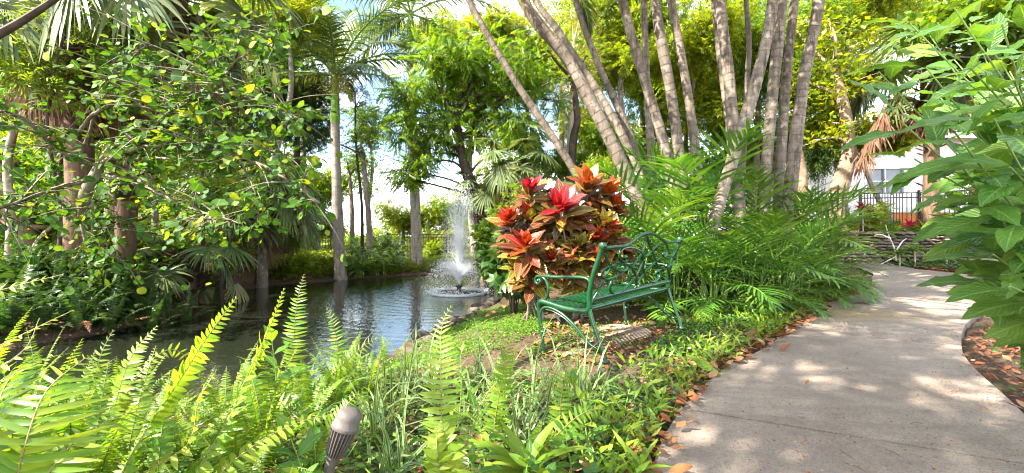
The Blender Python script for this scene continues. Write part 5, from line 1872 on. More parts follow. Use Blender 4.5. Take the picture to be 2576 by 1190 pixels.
# ------------------------------------------------------------------ foreground big-leaved shrub on the right
def big_shrub():
    base = np.array([2.75, 1.75, zg1(2.75, 1.75)])
    root = thing('big_leaf_shrub', 'large shrub with big glossy veined leaves filling the right edge', 'shrub', base)
    T = leaf_t(.23, 9, .16, .3, .45, wave=.16)
    r = np.random.default_rng(77)
    tips = []
    for vx, vy, Y in [(2290, 60, 1.75), (2400, 20, 1.5), (2520, 60, 1.35), (2210, 180, 1.9), (2330, 170, 1.55), (2440, 170, 1.35), (2550, 200, 1.25), (2260, 300, 1.4), (2390, 318, 1.2), (2500, 300, 1.15),
                      (2300, 400, 1.5), (2420, 420, 1.35), (2540, 420, 1.2), (2470, 520, 1.3), (2560, 560, 1.2), (2420, 560, 1.6), (2500, 640, 1.3), (2540, 720, 1.25), (2470, 700, 1.45), (2560, 320, 1.6), (2600, 100, 1.3), (2640, 260, 1.2), (2660, 450, 1.2), (2640, 620, 1.25),
                      (2340, 90, 2.1), (2450, 250, 1.9), (2530, 480, 1.8), (2380, 500, 2.0), (2480, 100, 2.0), (2600, 760, 1.3), (2360, 240, 2.0), (2560, 640, 1.7), (2440, 60, 2.4), (2540, 180, 2.3), (2460, 380, 2.3), (2560, 540, 2.2), (2400, 150, 2.5), (2600, 400, 2.0), (2520, 300, 2.4), (2480, 600, 2.1), (2620, 700, 1.9), (2570, 60, 2.2)]:
        tips.append(V(vx, vy, Y))
    k = 0
    for t in tips:
        h = t - base
        m = h * [.55, .55, .55] + [0, 0, .18] + r.normal(0, .04, 3)
        q = catmull([(r.normal(0, .1), r.normal(0, .1), 0), m * .6 + [0, 0, .05], m, h], 7)
        mb = MB()
        mb.tube(q, [.010, .006, .004, .0025], 7)
        stem = mb.build('branch', G['stemgreen'], root)
        mb = MB()
        n = 22
        s = np.linspace(.42, 1, n)
        pt = np.stack([np.interp(s, np.linspace(0, 1, len(q)), q[:, i]) for i in range(3)], 1)
        tg = nrm(q[-1] - q[-6])
        a = np.arange(n) * 2.0 + r.uniform(0, 6)
        X = nrm(np.cross(tg, [0, 0, 1]))
        Yv = np.cross(X, tg)
        d = X * np.cos(a)[:, None] + Yv * np.sin(a)[:, None] * .7 + tg * (.35 + .7 * np.linspace(0, 1, n) ** 2)[:, None] + [-.12, -.12, -.22] + r.normal(0, .12, (n, 3))
        # petioles
        d = nrm(d)
        for i in range(n):
            mb2 = None
        up = np.tile([-.2, -.35, 1.0], (n, 1)) + r.normal(0, .25, (n, 3))
        mb.place(T, pt + d * .02, d, up, r.uniform(.14, .25, n) * (1 - .25 * np.linspace(0, 1, n)))
        mb.build('leaves', G['shrub'], stem)


big_shrub()


# ------------------------------------------------------------------ ferns
PINNA = leaf_t(.13, 4, .12, .22, .3, basew=.8, wave=.1)


def fern_frond(mb, pts, n, plen, side_hint=None, wid=1.0, taper=.5, jitter=.12, twist=0.0, mat=0, rr=.0028, both=True):
    p = catmull(pts, 12)
    L = np.concatenate([[0], np.cumsum(np.linalg.norm(np.diff(p, axis=0), axis=1))])
    s = np.linspace(.06, .995, n)
    q = np.stack([np.interp(s * L[-1], L, p[:, i]) for i in range(3)], 1)
    tg = nrm(np.stack([np.interp(s * L[-1], L, g) for g in np.gradient(p, axis=0).T], 1))
    hint = np.array([0, 0, 1.0]) if side_hint is None else np.asarray(side_hint, float)
    X = np.cross(tg, hint)
    X = nrm(np.where(np.linalg.norm(X, axis=1, keepdims=True) < .15, [[1., 0, 0]], X))
    N = np.cross(X, tg)
    if twist:
        a = twist * s
        X, N = X * np.cos(a)[:, None] + N * np.sin(a)[:, None], N * np.cos(a)[:, None] - X * np.sin(a)[:, None]
    prof = np.minimum(1, (s / .12) ** .5) * np.where(s > taper, np.cos((s - taper) / (1 - taper) * PI / 2 * .96) ** .8, 1)
    for sg in (-1, 1):
        d = X * sg + tg * (.18 + .5 * s ** 3)[:, None] + R.normal(0, jitter, (n, 3)) + [0, 0, -.12]
        mb.place(PINNA, q, d, N + R.normal(0, jitter * 1.5, (n, 3)), plen * prof * R.uniform(.85, 1.1, n), mat, wid)
    mb.tube(p, [rr, rr * .8, rr * .4], 5, mat=1, cap=False)


def arc(base, az, L, el0, el1):
    t = np.linspace(0, 1, 6)
    e = np.radians(el0 + (el1 - el0) * t)
    st = L / 5
    h = np.concatenate([[0], np.cumsum(np.cos(e[:-1]) * st)])
    z = np.concatenate([[0], np.cumsum(np.sin(e[:-1]) * st)])
    return np.array(base) + np.c_[h * math.cos(az), h * math.sin(az), z]


def fern_meshes(mats, specs):
    out = []
    for L, e0, e1, n, pl in specs:
        mb = MB()
        fern_frond(mb, arc((0, 0, 0), PI / 2, L, e0, e1), n, pl)
        out.append(mesh_only(mb, 'frond', mats))
    return out


FSPEC = [(.75, 80, 20, 40, .062), (.7, 70, -10, 38, .06), (.62, 55, -30, 34, .058), (.5, 40, -30, 30, .05), (.8, 85, 55, 44, .06)]
fernA = fern_meshes([G['fern'], G['rachis']], FSPEC)
fernB = fern_meshes([G['litter'], G['rachis_br']], [(.62, 40, -50, 30, .045)] * 5)
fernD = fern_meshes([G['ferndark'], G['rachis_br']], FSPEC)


def fern_plant(x, y, lab, meshes, n, s, group, z=None):
    z = zg1(x, y) if z is None else z
    root = thing('sword_fern', lab, 'fern', (x, y, z), group)
    for k in range(n):
        inst((fernB if k % 11 == 10 else meshes)[[0, 4, 1, 1, 2, 3][k % 6]], root, k * 2.399 + x * 7, (R.normal(0, .02), R.normal(0, .02), 0), s * R.uniform(.75, 1.15), R.normal(0, .08), name='frond')
    return root


gA = 'sword ferns on the near bank'
labA = 'bright green sword fern in the near bank of ferns before the pond'
spots = []
for vx, Y, s, n in [(60, 1.5, .8, 14), (190, 1.7, .75, 14), (-60, 1.8, .8, 12), (320, 1.6, .68, 14), (300, 2.0, .6, 14), (450, 1.7, .68, 14), (560, 1.95, .6, 14), (660, 1.75, .66, 14), (240, 1.45, .7, 12), (400, 1.4, .62, 12), (610, 1.5, .6, 12), (100, 2.0, .7, 12), (40, 2.3, .6, 12), (160, 2.5, .4, 12), (430, 2.4, .36, 11),
                     (690, 2.4, .45, 12), (780, 2.15, .5, 10), (760, 2.8, .5, 12), (860, 2.9, .6, 11), (620, 2.8, .35, 10), (920, 2.5, .55, 9), (-80, 2.7, .9, 12), (500, 1.35, .45, 10), (700, 1.35, .42, 9), (180, 1.2, .55, 10), (980, 2.9, .5, 9), (850, 2.4, .5, 10), (0, 2.8, .5, 10)]:
    x = (vx - CX) / F * Y
    fern_plant(x, Y, labA, fernA, n, s, gA)

# ferns that stand out, traced frond by frond
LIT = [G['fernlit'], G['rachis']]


def traced(name, lab, fronds, mats, group=None, wid=1.0):
    """fronds: list of (view points with depth, n, pinna length, twist)"""
    f0 = fronds[0]
    vx, vy, Y = f0[0][0]
    b = V(vx, vy, Y)
    b[2] = zg1(b[0], b[1])
    root = thing(name, lab, 'fern', b, group)
    for pts, n, pl, tw, hint in fronds:
        p = [V(*q) - b for q in pts]
        if p[0][2] > .03:
            p = [np.array([p[0][0] * .4, p[0][1] * .4, 0])] + p
        mb = MB()
        fern_frond(mb, p, n, pl, hint, wid, twist=tw)
        mb.build('frond', mats, root)
    return root


cam = np.array([0, -1.0, .35])
traced('sword_fern', 'tall upright pale fern frond standing in front of the bench with a curled crown below', [
    ([(1120, 1190, 1.5), (1112, 1080, 1.5), (1108, 930, 1.55), (1112, 820, 1.6), (1135, 770, 1.62)], 42, .085, .3, cam),
    ([(1130, 1190, 1.5), (1180, 1100, 1.55), (1220, 1000, 1.6), (1250, 960, 1.62)], 26, .05, 0, cam)], LIT, wid=.68)
traced('sword_fern', 'large close fern with wide arching fronds in the lower left corner', [
    ([(40, 1260, 1.05), (70, 1100, 1.05), (120, 980, 1.12), (215, 900, 1.22)], 34, .17, 0, cam + [.4, 0, .3]),
    ([(-40, 1260, 1.05), (-20, 1080, 1.1), (20, 960, 1.2), (90, 900, 1.3)], 32, .14, 0, cam),
    ([(80, 1290, 1.05), (180, 1120, 1.1), (290, 1050, 1.2), (380, 1030, 1.3)], 34, .11, 0, cam + [0, 0, .6])], [G['fern'], G['rachis']], wid=.5)
traced('sword_fern', 'pale twisting fern frond rising left of the pond view', [
    ([(300, 1230, 1.25), (370, 1080, 1.3), (450, 960, 1.4), (520, 850, 1.5), (595, 748, 1.6)], 52, .075, 2.2, cam),
    ([(330, 1230, 1.25), (470, 1120, 1.3), (500, 1010, 1.35), (545, 930, 1.45)], 24, .06, 1.5, cam)], LIT, wid=1.35)
traced('sword_fern', 'second pale twisting frond crossing in front of the water', [
    ([(480, 1230, 1.3), (560, 1080, 1.4), (620, 950, 1.5), (680, 820, 1.65), (715, 725, 1.7)], 52, .07, 1.8, cam),
    ([(520, 1240, 1.3), (640, 1120, 1.4), (760, 1060, 1.5), (850, 1040, 1.55)], 28, .06, .4, cam + [0, 0, .5])], LIT, wid=1.3)
traced('sword_fern', 'yellow lit fern frond leaning right over the dark water', [
    ([(280, 1080, 1.9), (300, 980, 1.9), (335, 890, 1.95), (395, 820, 2.0)], 36, .075, .3, cam),
    ([(285, 1060, 1.9), (360, 930, 2.0), (440, 880, 2.1), (520, 960, 2.2)], 30, .05, .3, cam)], LIT)
traced('sword_fern', 'narrow upright fern frond with pale pinnae over the dark water', [
    ([(230, 1080, 2.1), (240, 960, 2.1), (255, 890, 2.12), (285, 830, 2.15)], 22, .075, .2, cam)], [G['fern'], G['rachis']], wid=.7)
traced('sword_fern', 'bright fern frond reaching in from the left edge above the water', [
    ([(-160, 900, 1.5), (-90, 770, 1.5), (20, 725, 1.55), (160, 690, 1.6)], 34, .06, .3, cam),
    ([(-140, 950, 1.4), (-40, 890, 1.4), (80, 830, 1.45), (185, 780, 1.5)], 32, .06, 1.2, cam),
    ([(-160, 1000, 1.3), (-60, 960, 1.3), (60, 880, 1.35), (100, 800, 1.4)], 28, .065, .8, cam)], LIT, wid=1.2)
traced('sword_fern', 'dusky upright fern fronds against the bright water', [
    ([(735, 960, 2.6), (738, 860, 2.6), (748, 760, 2.65), (765, 690, 2.7)], 40, .085, .2, cam),
    ([(830, 990, 2.6), (850, 900, 2.6), (840, 820, 2.65), (820, 770, 2.7)], 34, .075, .2, cam),
    ([(800, 980, 2.5), (880, 900, 2.5), (930, 860, 2.5), (955, 850, 2.5)], 28, .07, .2, cam)], [G['fern'], G['rachis_br']], wid=.7)
traced('sword_fern', 'small fern with broad arching fronds right of the spotlight', [
    ([(800, 1120, 1.75), (850, 1050, 1.75), (890, 1000, 1.8), (930, 985, 1.85)], 26, .06, .3, cam),
    ([(790, 1120, 1.75), (740, 1040, 1.8), (660, 1000, 1.85), (600, 1010, 1.9)], 28, .055, .3, cam + [0, 0, .5])], [G['fern'], G['rachis']])
traced('sword_fern', 'upright green fern fronds beside the striped grass before the bench', [
    ([(1245, 1060, 2.0), (1262, 960, 2.0), (1275, 890, 2.0), (1290, 835, 2.0)], 34, .06, .2, cam),
    ([(1395, 1090, 1.9), (1412, 1000, 1.9), (1425, 930, 1.9), (1430, 890, 1.9)], 30, .055, .2, cam),
    ([(1360, 1130, 1.8), (1450, 1050, 1.8), (1510, 1030, 1.85), (1560, 1060, 1.9)], 28, .05, .2, cam)], [G['fern'], G['rachis']])
# a young crown of broad overlapping pinnae close to the lens
b = V(1108, 1200, 1.28)
root = thing('sword_fern', 'close curled fern tip with overlapping yellow green pinnae at the bottom edge', 'fern', (b[0], b[1], zg1(b[0], b[1])))
o = np.array(root.location)
mb = MB()
fern_frond(mb, [np.zeros(3), b - o, V(1118, 1130, 1.28) - o, V(1112, 1060, 1.3) - o], 36, .062, cam, 1.9, .75, .2)
fern_frond(mb, [np.zeros(3), b - o, V(1100, 1140, 1.26) - o, V(1098, 1070, 1.28) - o], 30, .05, cam, 1.9, .75, .3)
mb.build('frond', LIT, root)

# dark ferns on the shaded left bank, drooping to the water
gD = 'dark ferns along the shaded left waterline'
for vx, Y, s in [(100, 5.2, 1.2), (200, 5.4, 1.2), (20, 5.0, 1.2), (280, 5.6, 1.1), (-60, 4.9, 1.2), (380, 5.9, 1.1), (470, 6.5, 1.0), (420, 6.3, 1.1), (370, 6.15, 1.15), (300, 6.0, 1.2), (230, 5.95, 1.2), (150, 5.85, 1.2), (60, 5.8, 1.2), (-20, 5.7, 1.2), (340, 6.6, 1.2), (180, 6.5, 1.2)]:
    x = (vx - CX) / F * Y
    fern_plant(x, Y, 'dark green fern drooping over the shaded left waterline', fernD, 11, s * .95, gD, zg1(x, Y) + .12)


# ------------------------------------------------------------------ striped grass clumps
def lily(x, y, lab, s, n=36):
    z = zg1(x, y)
    root = thing('striped_grass', lab, 'grass clump', (x, y, z), 'striped grass clumps before the bench')
    mb = MB()
    a = R.uniform(0, 2 * PI, n)
    e = np.radians(R.uniform(35, 88, n))
    d = np.c_[np.cos(a) * np.cos(e), np.sin(a) * np.cos(e), np.sin(e)]
    b = np.c_[R.normal(0, .035, (n, 2)), np.zeros(n)]
    up = np.c_[-np.cos(a), -np.sin(a), np.full(n, .4)] + R.normal(0, .3, (n, 3))
    strips(mb, b, d, s * R.uniform(.28, .55, n), R.uniform(.008, .015, n), up, R.uniform(.25, .75, n), 0, 5)
    mb.build('blades', G['lily'], root)


for i, (vx, Y, s, lab) in enumerate([(945, 2.05, 1.0, 'striped grass clump right of the spotlight'), (1000, 2.35, 1.0, 'striped grass clump behind the one beside the spotlight'), (905, 2.7, 1.05, 'striped grass clump at the pond edge left of the pale fern'), (1040, 2.75, 1.0, 'striped grass clump near the stone pond edging'),
                                    (1260, 2.55, 1.1, 'striped grass clump between pale fern and bench'), (1330, 2.45, 1.15, 'tall striped grass clump in front of the bench front leg'), (1405, 2.35, 1.15, 'striped grass clump hiding the foot of the bench'), (1475, 2.5, 1.0, 'striped grass clump below the bench rear leg'),
                                    (1190, 2.3, .95, 'striped grass clump right beside the pale fern'), (1300, 2.05, .9, 'striped grass clump nearest the weeds in the bottom middle'), (1100, 2.6, .9, 'striped grass clump behind the pale fern'), (980, 1.75, .85, 'low striped grass clump nearest the camera'), (1210, 2.9, .9, 'striped grass clump at the edge of the clover')]):
    lily((vx - CX) / F * Y, Y, lab, s)


# ------------------------------------------------------------------ broad weeds
def weed(x, y, lab, h, n, ln, w=.2, mat='weed', opp=True, group='broad leaved weeds in the near bed'):
    z = zg1(x, y)
    root = thing('weed', lab, 'weed', (x, y, z), group)
    T = leaf_t(w, 6, .2, .25, .42, wave=.08)
    ms, ml = MB(), MB()
    top = np.array([R.normal(0, .04), R.normal(0, .04), h])
    q = catmull([(0, 0, -.03), top * .5 + [.01, .01, 0], top], 6)
    ms.tube(q, [.004, .003, .002], 6)
    t = np.linspace(.25, 1, n)
    pt = np.stack([np.interp(t, np.linspace(0, 1, len(q)), q[:, i]) for i in range(3)], 1)
    pt, t2 = np.repeat(pt, 2, 0), np.repeat(t, 2)
    a = np.repeat(np.arange(n) * PI / 2, 2) + np.tile([0, PI], n) + R.uniform(0, 3)
    e = np.radians(10 + 50 * t2 ** 2)
    d = np.c_[np.cos(a) * np.cos(e), np.sin(a) * np.cos(e), np.sin(e)] + R.normal(0, .12, (2 * n, 3))
    up = np.c_[-np.cos(a) * np.sin(e), -np.sin(a) * np.sin(e), np.cos(e)] + R.normal(0, .15, (2 * n, 3)) + [0, -.2, 0]
    ml.place(T, pt, d, up, ln * (1 - .35 * t2 ** 2) * R.uniform(.8, 1.15, 2 * n))
    ms.build('stem', G['stemgreen'], root)
    ml.build('foliage', G[mat], root)


k = 0
for vx, Y, h, n, ln, w, mt, lab in [
    (778, 1.5, .3, 4, .14, .26, 'weed', 'weed with broad pale leaves left of the spotlight'), (780, 1.65, .26, 4, .13, .26, 'weed', 'low broad weed behind the one beside the spotlight'), (760, 1.4, .2, 3, .13, .28, 'weed', 'broad leaved weed at the bottom edge left of the spotlight'),
    (1225, 1.75, .34, 6, .11, .17, 'weed', 'leafy weed right of the pale fern'), (1250, 2.1, .4, 6, .12, .18, 'weed', 'tall leafy weed behind the pale fern'),
    (1400, 1.9, .34, 5, .12, .2, 'weed', 'leafy weed under the striped grass before the bench'), (1440, 1.7, .26, 5, .11, .2, 'weed', 'bright weed near the path edge in the bottom middle'), (1480, 1.85, .3, 5, .12, .2, 'weed', 'weed with dark leaves between bench and path corner'),
    (1180, 1.5, .2, 4, .12, .2, 'weed', 'low weed beside the close fern tip'), (1290, 1.5, .2, 5, .1, .2, 'weed', 'low bushy weed at the bottom middle'), (1410, 1.5, .16, 4, .12, .24, 'shrub', 'low weed with ribbed leaves at the bottom edge right of middle'),
    (1500, 1.6, .14, 4, .08, .24, 'cover', 'small dark weed by the path corner'), (1370, 1.65, .18, 4, .09, .22, 'weed', 'small weed beside the strap leaved rosette'), (1150, 2.2, .4, 6, .11, .15, 'weed', 'slender weed behind the upright pale frond'),
    (690, 2.4, .42, 5, .2, .2, 'weed', 'tall weed with long leaves against the water'), (620, 2.2, .3, 4, .16, .22, 'weed', 'bright broad weed between the twisting fronds'), (30, 1.9, .4, 5, .15, .24, 'weed', 'broad leaved weed among the ferns at the left edge'),
    (110, 1.6, .3, 5, .14, .26, 'blade', 'yellow leaved weed among the ferns at the left edge'), (1560, 2.35, .16, 4, .09, .2, 'weed', 'bright weed in the ground cover below the bench'), (1640, 2.3, .16, 4, .1, .16, 'blade', 'yellow green weed by the path below the bench'), (1530, 2.05, .12, 4, .1, .3, 'cover', 'round leaved weed beside the path corner')]:
    weed((vx - CX) / F * Y, Y, lab, h, n, ln, w, mt)
p = V(1325, 1090, 1.62)
rosette('strap_leaf_plant', 'bright rosette of long strap leaves at the bottom middle', (p[0], p[1], zg1(p[0], p[1])), 18, .26, .1, G['blade'], 'plant', el=(5, 75), stem=.1)
p = V(1600, 1090, 1.75)
rosette('strap_leaf_plant', 'small strap leaved sprout beside the path corner', (p[0], p[1], zg1(p[0], p[1])), 9, .17, .1, G['blade'], 'plant', el=(15, 80), stem=.03)
p = V(1010, 1130, 1.4)
rosette('strap_leaf_plant', 'few long grassy leaves rising right of the spotlight', (p[0], p[1], zg1(p[0], p[1])), 5, .3, .035, G['blade'], 'plant', el=(45, 80), stem=.02)


# ------------------------------------------------------------------ ground cover, turf, litter (nobody could count these)
def cover(name, lab, poly, n, size, T, mat, h=(.02, .12), up_j=.5, cat='ground cover', dens=None, gap=.02, el=(-.2, .7)):
    p = scatter(n, poly, dens=dens, path_gap=gap)
    k = len(p)
    mb = MB()
    hh = R.uniform(*h, k)
    p[:, 2] += hh
    mb.place(T, p, rdir(k, *el), np.tile([0, -.1, 1.], (k, 1)) + R.normal(0, up_j, (k, 3)), size * R.uniform(.6, 1.3, k))
    o = mb.build(name, G[mat])
    o['kind'] = 'stuff'
    o['label'] = lab
    o['category'] = cat
    return o


strip = [(.62, 1.55), (.8, 2.2), (1.1, 2.62), (1.64, 3.25), (2.09, 3.63), (3.0, 4.55), (3.67, 5.2), (4.6, 6.2), (5.8, 7.15), (7.0, 8.2), (6.6, 9), (4.9, 8), (4.0, 6.9), (3.0, 5.9), (2.3, 5.2), (1.75, 4.5), (1.25, 3.7), (.95, 3.2), (.5, 2.75), (.3, 2.2), (.3, 1.6)]
cl_n = R.uniform(-1, 1, (40, 2)) * 0


def patchy(sc, lo, hi):
    ph = R.uniform(0, 6, 6)

    def f(p):
        v = np.sin(p[:, 0] * sc + ph[0]) * np.sin(p[:, 1] * sc * 1.2 + ph[1]) + .6 * np.sin(p[:, 0] * sc * 2.3 + ph[2]) * np.sin(p[:, 1] * sc * 2.1 + ph[3])
        return np.clip(.5 + v * .5, lo, hi)
    return f


cover('ground_cover', 'low dark glossy jasmine ground cover along the left path edge', strip, 15000, .035, BROAD, 'cover', (.0, .12), dens=patchy(3, .25, 1))
cover('ground_cover', 'bright blades and sprouts through the path edge ground cover', strip, 2600, .10, NARROW, 'blade', (.02, .12), .5, dens=patchy(2.2, .0, 1), el=(.2, 1.6))
near = [(-2.6, 1.2), (.75, 1.2), (.8, 2.1), (.9, 2.6), (.5, 3.0), (-.4, 3.0), (-1.3, 3.7), (-1.7, 3.3), (-2.6, 2.95), (-4.6, 3.1), (-4.6, 1.8)]
cover('ground_cover', 'small leaved undergrowth beneath the near ferns', near, 9000, .035, OVAL, 'weed', (.0, .10), .6, dens=patchy(2.6, .15, 1))
cover('ground_cover', 'dark undergrowth leaves beneath the near ferns', near, 6000, .045, BROAD, 'cover', (.0, .07), .6)
cover('clover_turf', 'bright green clover turf between pond and bench', [(-1.25, 3.9), (-1.1, 4.9), (-.85, 5.9), (-.5, 6.9), (.1, 6.6), (.3, 5.6), (.5, 4.6), (.15, 4.0), (-.25, 3.5), (-1.2, 3.4)], 13000, .026, BROAD, 'grass', (.0, .04), .4, 'turf', dens=patchy(3.2, .3, 1))
cover('clover_turf', 'thin clover patches on the mulch under the bench', [(.1, 3.5), (.4, 4.6), (1.0, 5.0), (1.6, 4.9), (1.3, 4.0), (.7, 3.2)], 2200, .026, BROAD, 'grass', (.0, .03), .4, 'turf', dens=patchy(4, .0, 1))
cover('ground_cover', 'dark ground cover strip before the stone wall', [(9.0, 12.6), (9.9, 11.9), (10.6, 12.3), (11.3, 11.2), (11.6, 10.5), (12.7, 9.6), (15, 9.1), (17, 10), (17, 12.4)], 7000, .07, BROAD, 'cover', (.0, .16), .5)
cover('bank_plants', 'bright low plants along the far pond bank', [(-6.4, 11.4), (-5.0, 12.4), (-3.1, 14.2), (-1.4, 14.5), (-.2, 14.0), (-.2, 16), (-4, 16.5), (-7.5, 13.5)], 5000, .14, SPRAY, 'bg_yel', (.02, .25), .5)
cover('bank_plants', 'dark leafy tangle along the left waterline', [(-7.2, 4.62), (-5.95, 4.85), (-5.65, 5.5), (-5.45, 6.5), (-7, 7), (-9.5, 5.4), (-9.5, 4.3)], 3200, .15, OVAL, 'bg_dark', (.02, .5), .6)
cover('bank_plants', 'tufts and leaves on the shaded bank at the far left', [(-14, 4.5), (-9, 5.3), (-6.5, 5.5), (-6.3, 6.2), (-8, 8), (-14, 9)], 5000, .13, OVAL, 'bg_mid', (.02, .3), .6)
cover('bank_plants', 'shaded leafy cover on the left pond bank', [(-9, 5.3), (-6.5, 5.55), (-6.3, 6.0), (-5.6, 6.7), (-5.95, 7.8), (-6.6, 9.4), (-8, 10), (-11, 8)], 6000, .11, OVAL, 'bg_dark', (.02, .35), .6)
cover('bank_plants', 'leafy undergrowth on the far right bank behind the crotons', [(.2, 7.4), (.5, 10.5), (.6, 12.4), (-.2, 14.2), (3, 14.5), (4.5, 10), (3.4, 8), (1.6, 6.2)], 5000, .13, OVAL, 'bg_mid', (.02, .4), .6)
cover('far_lawn_plants', 'low sunlit planting across the ground beyond the pond', [(-20, 15), (-8, 14), (-4, 17), (2, 15), (8, 16), (9, 30), (-22, 30)], 6000, .3, SPRAY, 'bg_yel', (.02, .3), .5)
cover('terrace_plants', 'low planting on the raised bank above the stone wall', [(9.4, 12.95), (19, 12.5), (19, 16), (9.4, 18.5)], 5000, .13, SPRAY, 'bg_mid', (.02, .25), .5)


def far_woods(lab, x0, x1, y0, y1, h, n, seed):
    r = np.random.default_rng(seed)
    x = r.uniform(x0, x1, n)
    y = r.uniform(y0, y1, n)
    top = h * (.62 + .25 * np.sin(x * .7 + seed) + .13 * np.sin(x * 1.9 + 2 * seed))
    z = -.2 + top * r.random(n) ** .8
    mb = MB()
    mb.place(SPRAY, np.c_[x, y, z], rdir(n, -.4, .5), np.tile([0, -.2, 1.], (n, 1)) + r.normal(0, .5, (n, 3)), r.uniform(.5, .95, n))
    o = mb.build('far_woods', G['bg_yel'])
    o['kind'], o['label'], o['category'] = 'stuff', lab, 'woods'


far_woods('low sunlit far woods beyond the pond and fences', -50, 9, 31, 36, 3.3, 5200, 1)
far_woods('far woods beyond the palm clump and white house', 9, 60, 36, 42, 7, 4200, 2)


def litter(name, lab, poly, n, size, gap=.0, dens=None, on=0.0, T=None, avoid=True):
    p = scatter(n, poly, avoid=avoid, path_gap=gap, dens=dens)
    k = len(p)
    if not avoid:
        p[:, 2] = 0
    inside = polydist(p[:, 0], p[:, 1], PATHPOLY) < .01
    p[inside, 2] = .0
    p[:, 2] += R.uniform(.004, .035, k) + on
    mb = MB()
    mb.place(T or leaf_t(.26, 4, .35, -.25), p, rdir(k, -.15, .25), np.tile([0, 0, 1.], (k, 1)) + R.normal(0, .3, (k, 3)), size * R.uniform(.5, 1.4, k))
    o = mb.build(name, G['litter'])
    o['kind'] = 'stuff'
    o['label'] = lab
    o['category'] = 'leaf litter'


edge_d = lambda p: np.clip(1.25 - np.abs(polydist(p[:, 0], p[:, 1], PATHPOLY)) / np.where(polydist(p[:, 0], p[:, 1], PATHPOLY) > 0, .28, .07), 0, 1)
strip2 = [(x + .14, y - .14) if i < 10 else (x, y) for i, (x, y) in enumerate(strip)]
litter('leaf_litter', 'brown fallen leaves along the left edge of the path', strip2, 1300, .075, -.13, edge_d, .012)
litter('leaf_litter', 'brown fallen leaves in the bed right of the path', [(2.3, .9), (2.55, 1.7), (3.05, 2.6), (3.5, 3.2), (4.0, 3.75), (5.2, 4.7), (6.5, 4.2), (6, 1)], 2300, .062, -.05)
cover('ground_cover', 'sparse weeds coming up through the leaf litter right of the path', [(2.4, .9), (2.65, 1.7), (3.15, 2.6), (3.6, 3.2), (4.1, 3.7), (5.2, 4.6), (6.5, 4.2), (6, 1)], 500, .06, OVAL, 'weed', (.0, .06), .6)
litter('leaf_litter', 'brown leaves and twigs on the mulch under the bench', [(.0, 3.4), (.4, 4.7), (1.0, 5.1), (2.0, 5.1), (1.5, 4.0), (.8, 3.1)], 500, .06)
litter('leaf_litter', 'dry leaves under the near ferns', near, 500, .07)
litter('leaf_litter', 'brown leaf drift at the foot of the stone wall', [(9.6, 12.0), (10.6, 12.3), (11.3, 11.2), (11.6, 10.5), (12.7, 9.6), (13, 10), (11.8, 11.6)], 500, .11)
litter('leaf_litter', 'tiny blossoms and flecks scattered on the path slabs', [(.7, 1.6), (2.4, 1.3), (3.2, 2.7), (5.0, 4.8), (8, 7.5), (7, 8), (4, 5.4), (1.7, 3.2)], 3200, .012, avoid=False, T=simple_leaf(.4), dens=patchy(2.5, .05, 1))

for i, (vx, vy, Y, ln, rz, lab) in enumerate([(1885, 862, 3.85, .2, .9, 'long curled tan leaf at the left path edge'), (1815, 952, 2.95, .24, 2.4, 'yellow green fallen leaf on the path corner'), (2015, 800, 4.95, .22, 1.0, 'brown palm sheath lying where the path narrows'),
                                           (1218, 790, 5.6, .2, .2, 'curled orange brown leaf on the clover by the pond'), (1640, 1140, 1.9, .1, 1.9, 'orange leaf standing at the path corner'), (2025, 970, 2.78, .05, .6, 'small brown leaf in the sunny patch of path'),
                                           (1960, 885, 3.6, .12, .3, 'brown leaf flat at the path edge beside the long tan one'), (1850, 890, 3.6, .12, 2.6, 'orange brown leaf under the long tan one'), (1268, 765, 6.0, .28, 1.6, 'rust coloured dry leaf hanging under the croton')]):
    p = V(vx, vy, Y)
    z = .012 if polydist([p[0]], [p[1]], PATHPOLY)[0] < 0 else zg1(p[0], p[1]) + .05
    mb = MB()
    mb.place(leaf_t(.2, 7, .5, -.35, wave=.2), [(0, 0, 0)], [(math.cos(rz), math.sin(rz), .12)], [(0, -.4, 1.)], [ln])
    o = tag(mb.build('fallen_leaf', G['blade'] if i == 1 else G['litter']), lab, 'leaf', 'large fallen leaves')
    o.location = (p[0], p[1], z)
    # fine twigs on the concrete
tw = MB()
for i in range(18):
    t = R.random()
    a = int(R.integers(12, 48))
    c = np.array(PL[a]) * (1 - t) + np.array(PR[a]) * t + R.normal(0, .1, 2)
    an = R.uniform(0, 6.3)
    l = R.uniform(.02, .055)
    d = np.array([math.cos(an), math.sin(an)]) * l
    tw.tube(catmull([(*(c - d), .006), (*(c + R.normal(0, .01, 2)), .010), (*(c + d), .006)], 4), .0014, 5)
o = tw.build('twig_litter', G['rachis_br'])
o['kind'], o['label'], o['category'] = 'stuff', 'thin brown twigs scattered on the path', 'leaf litter'

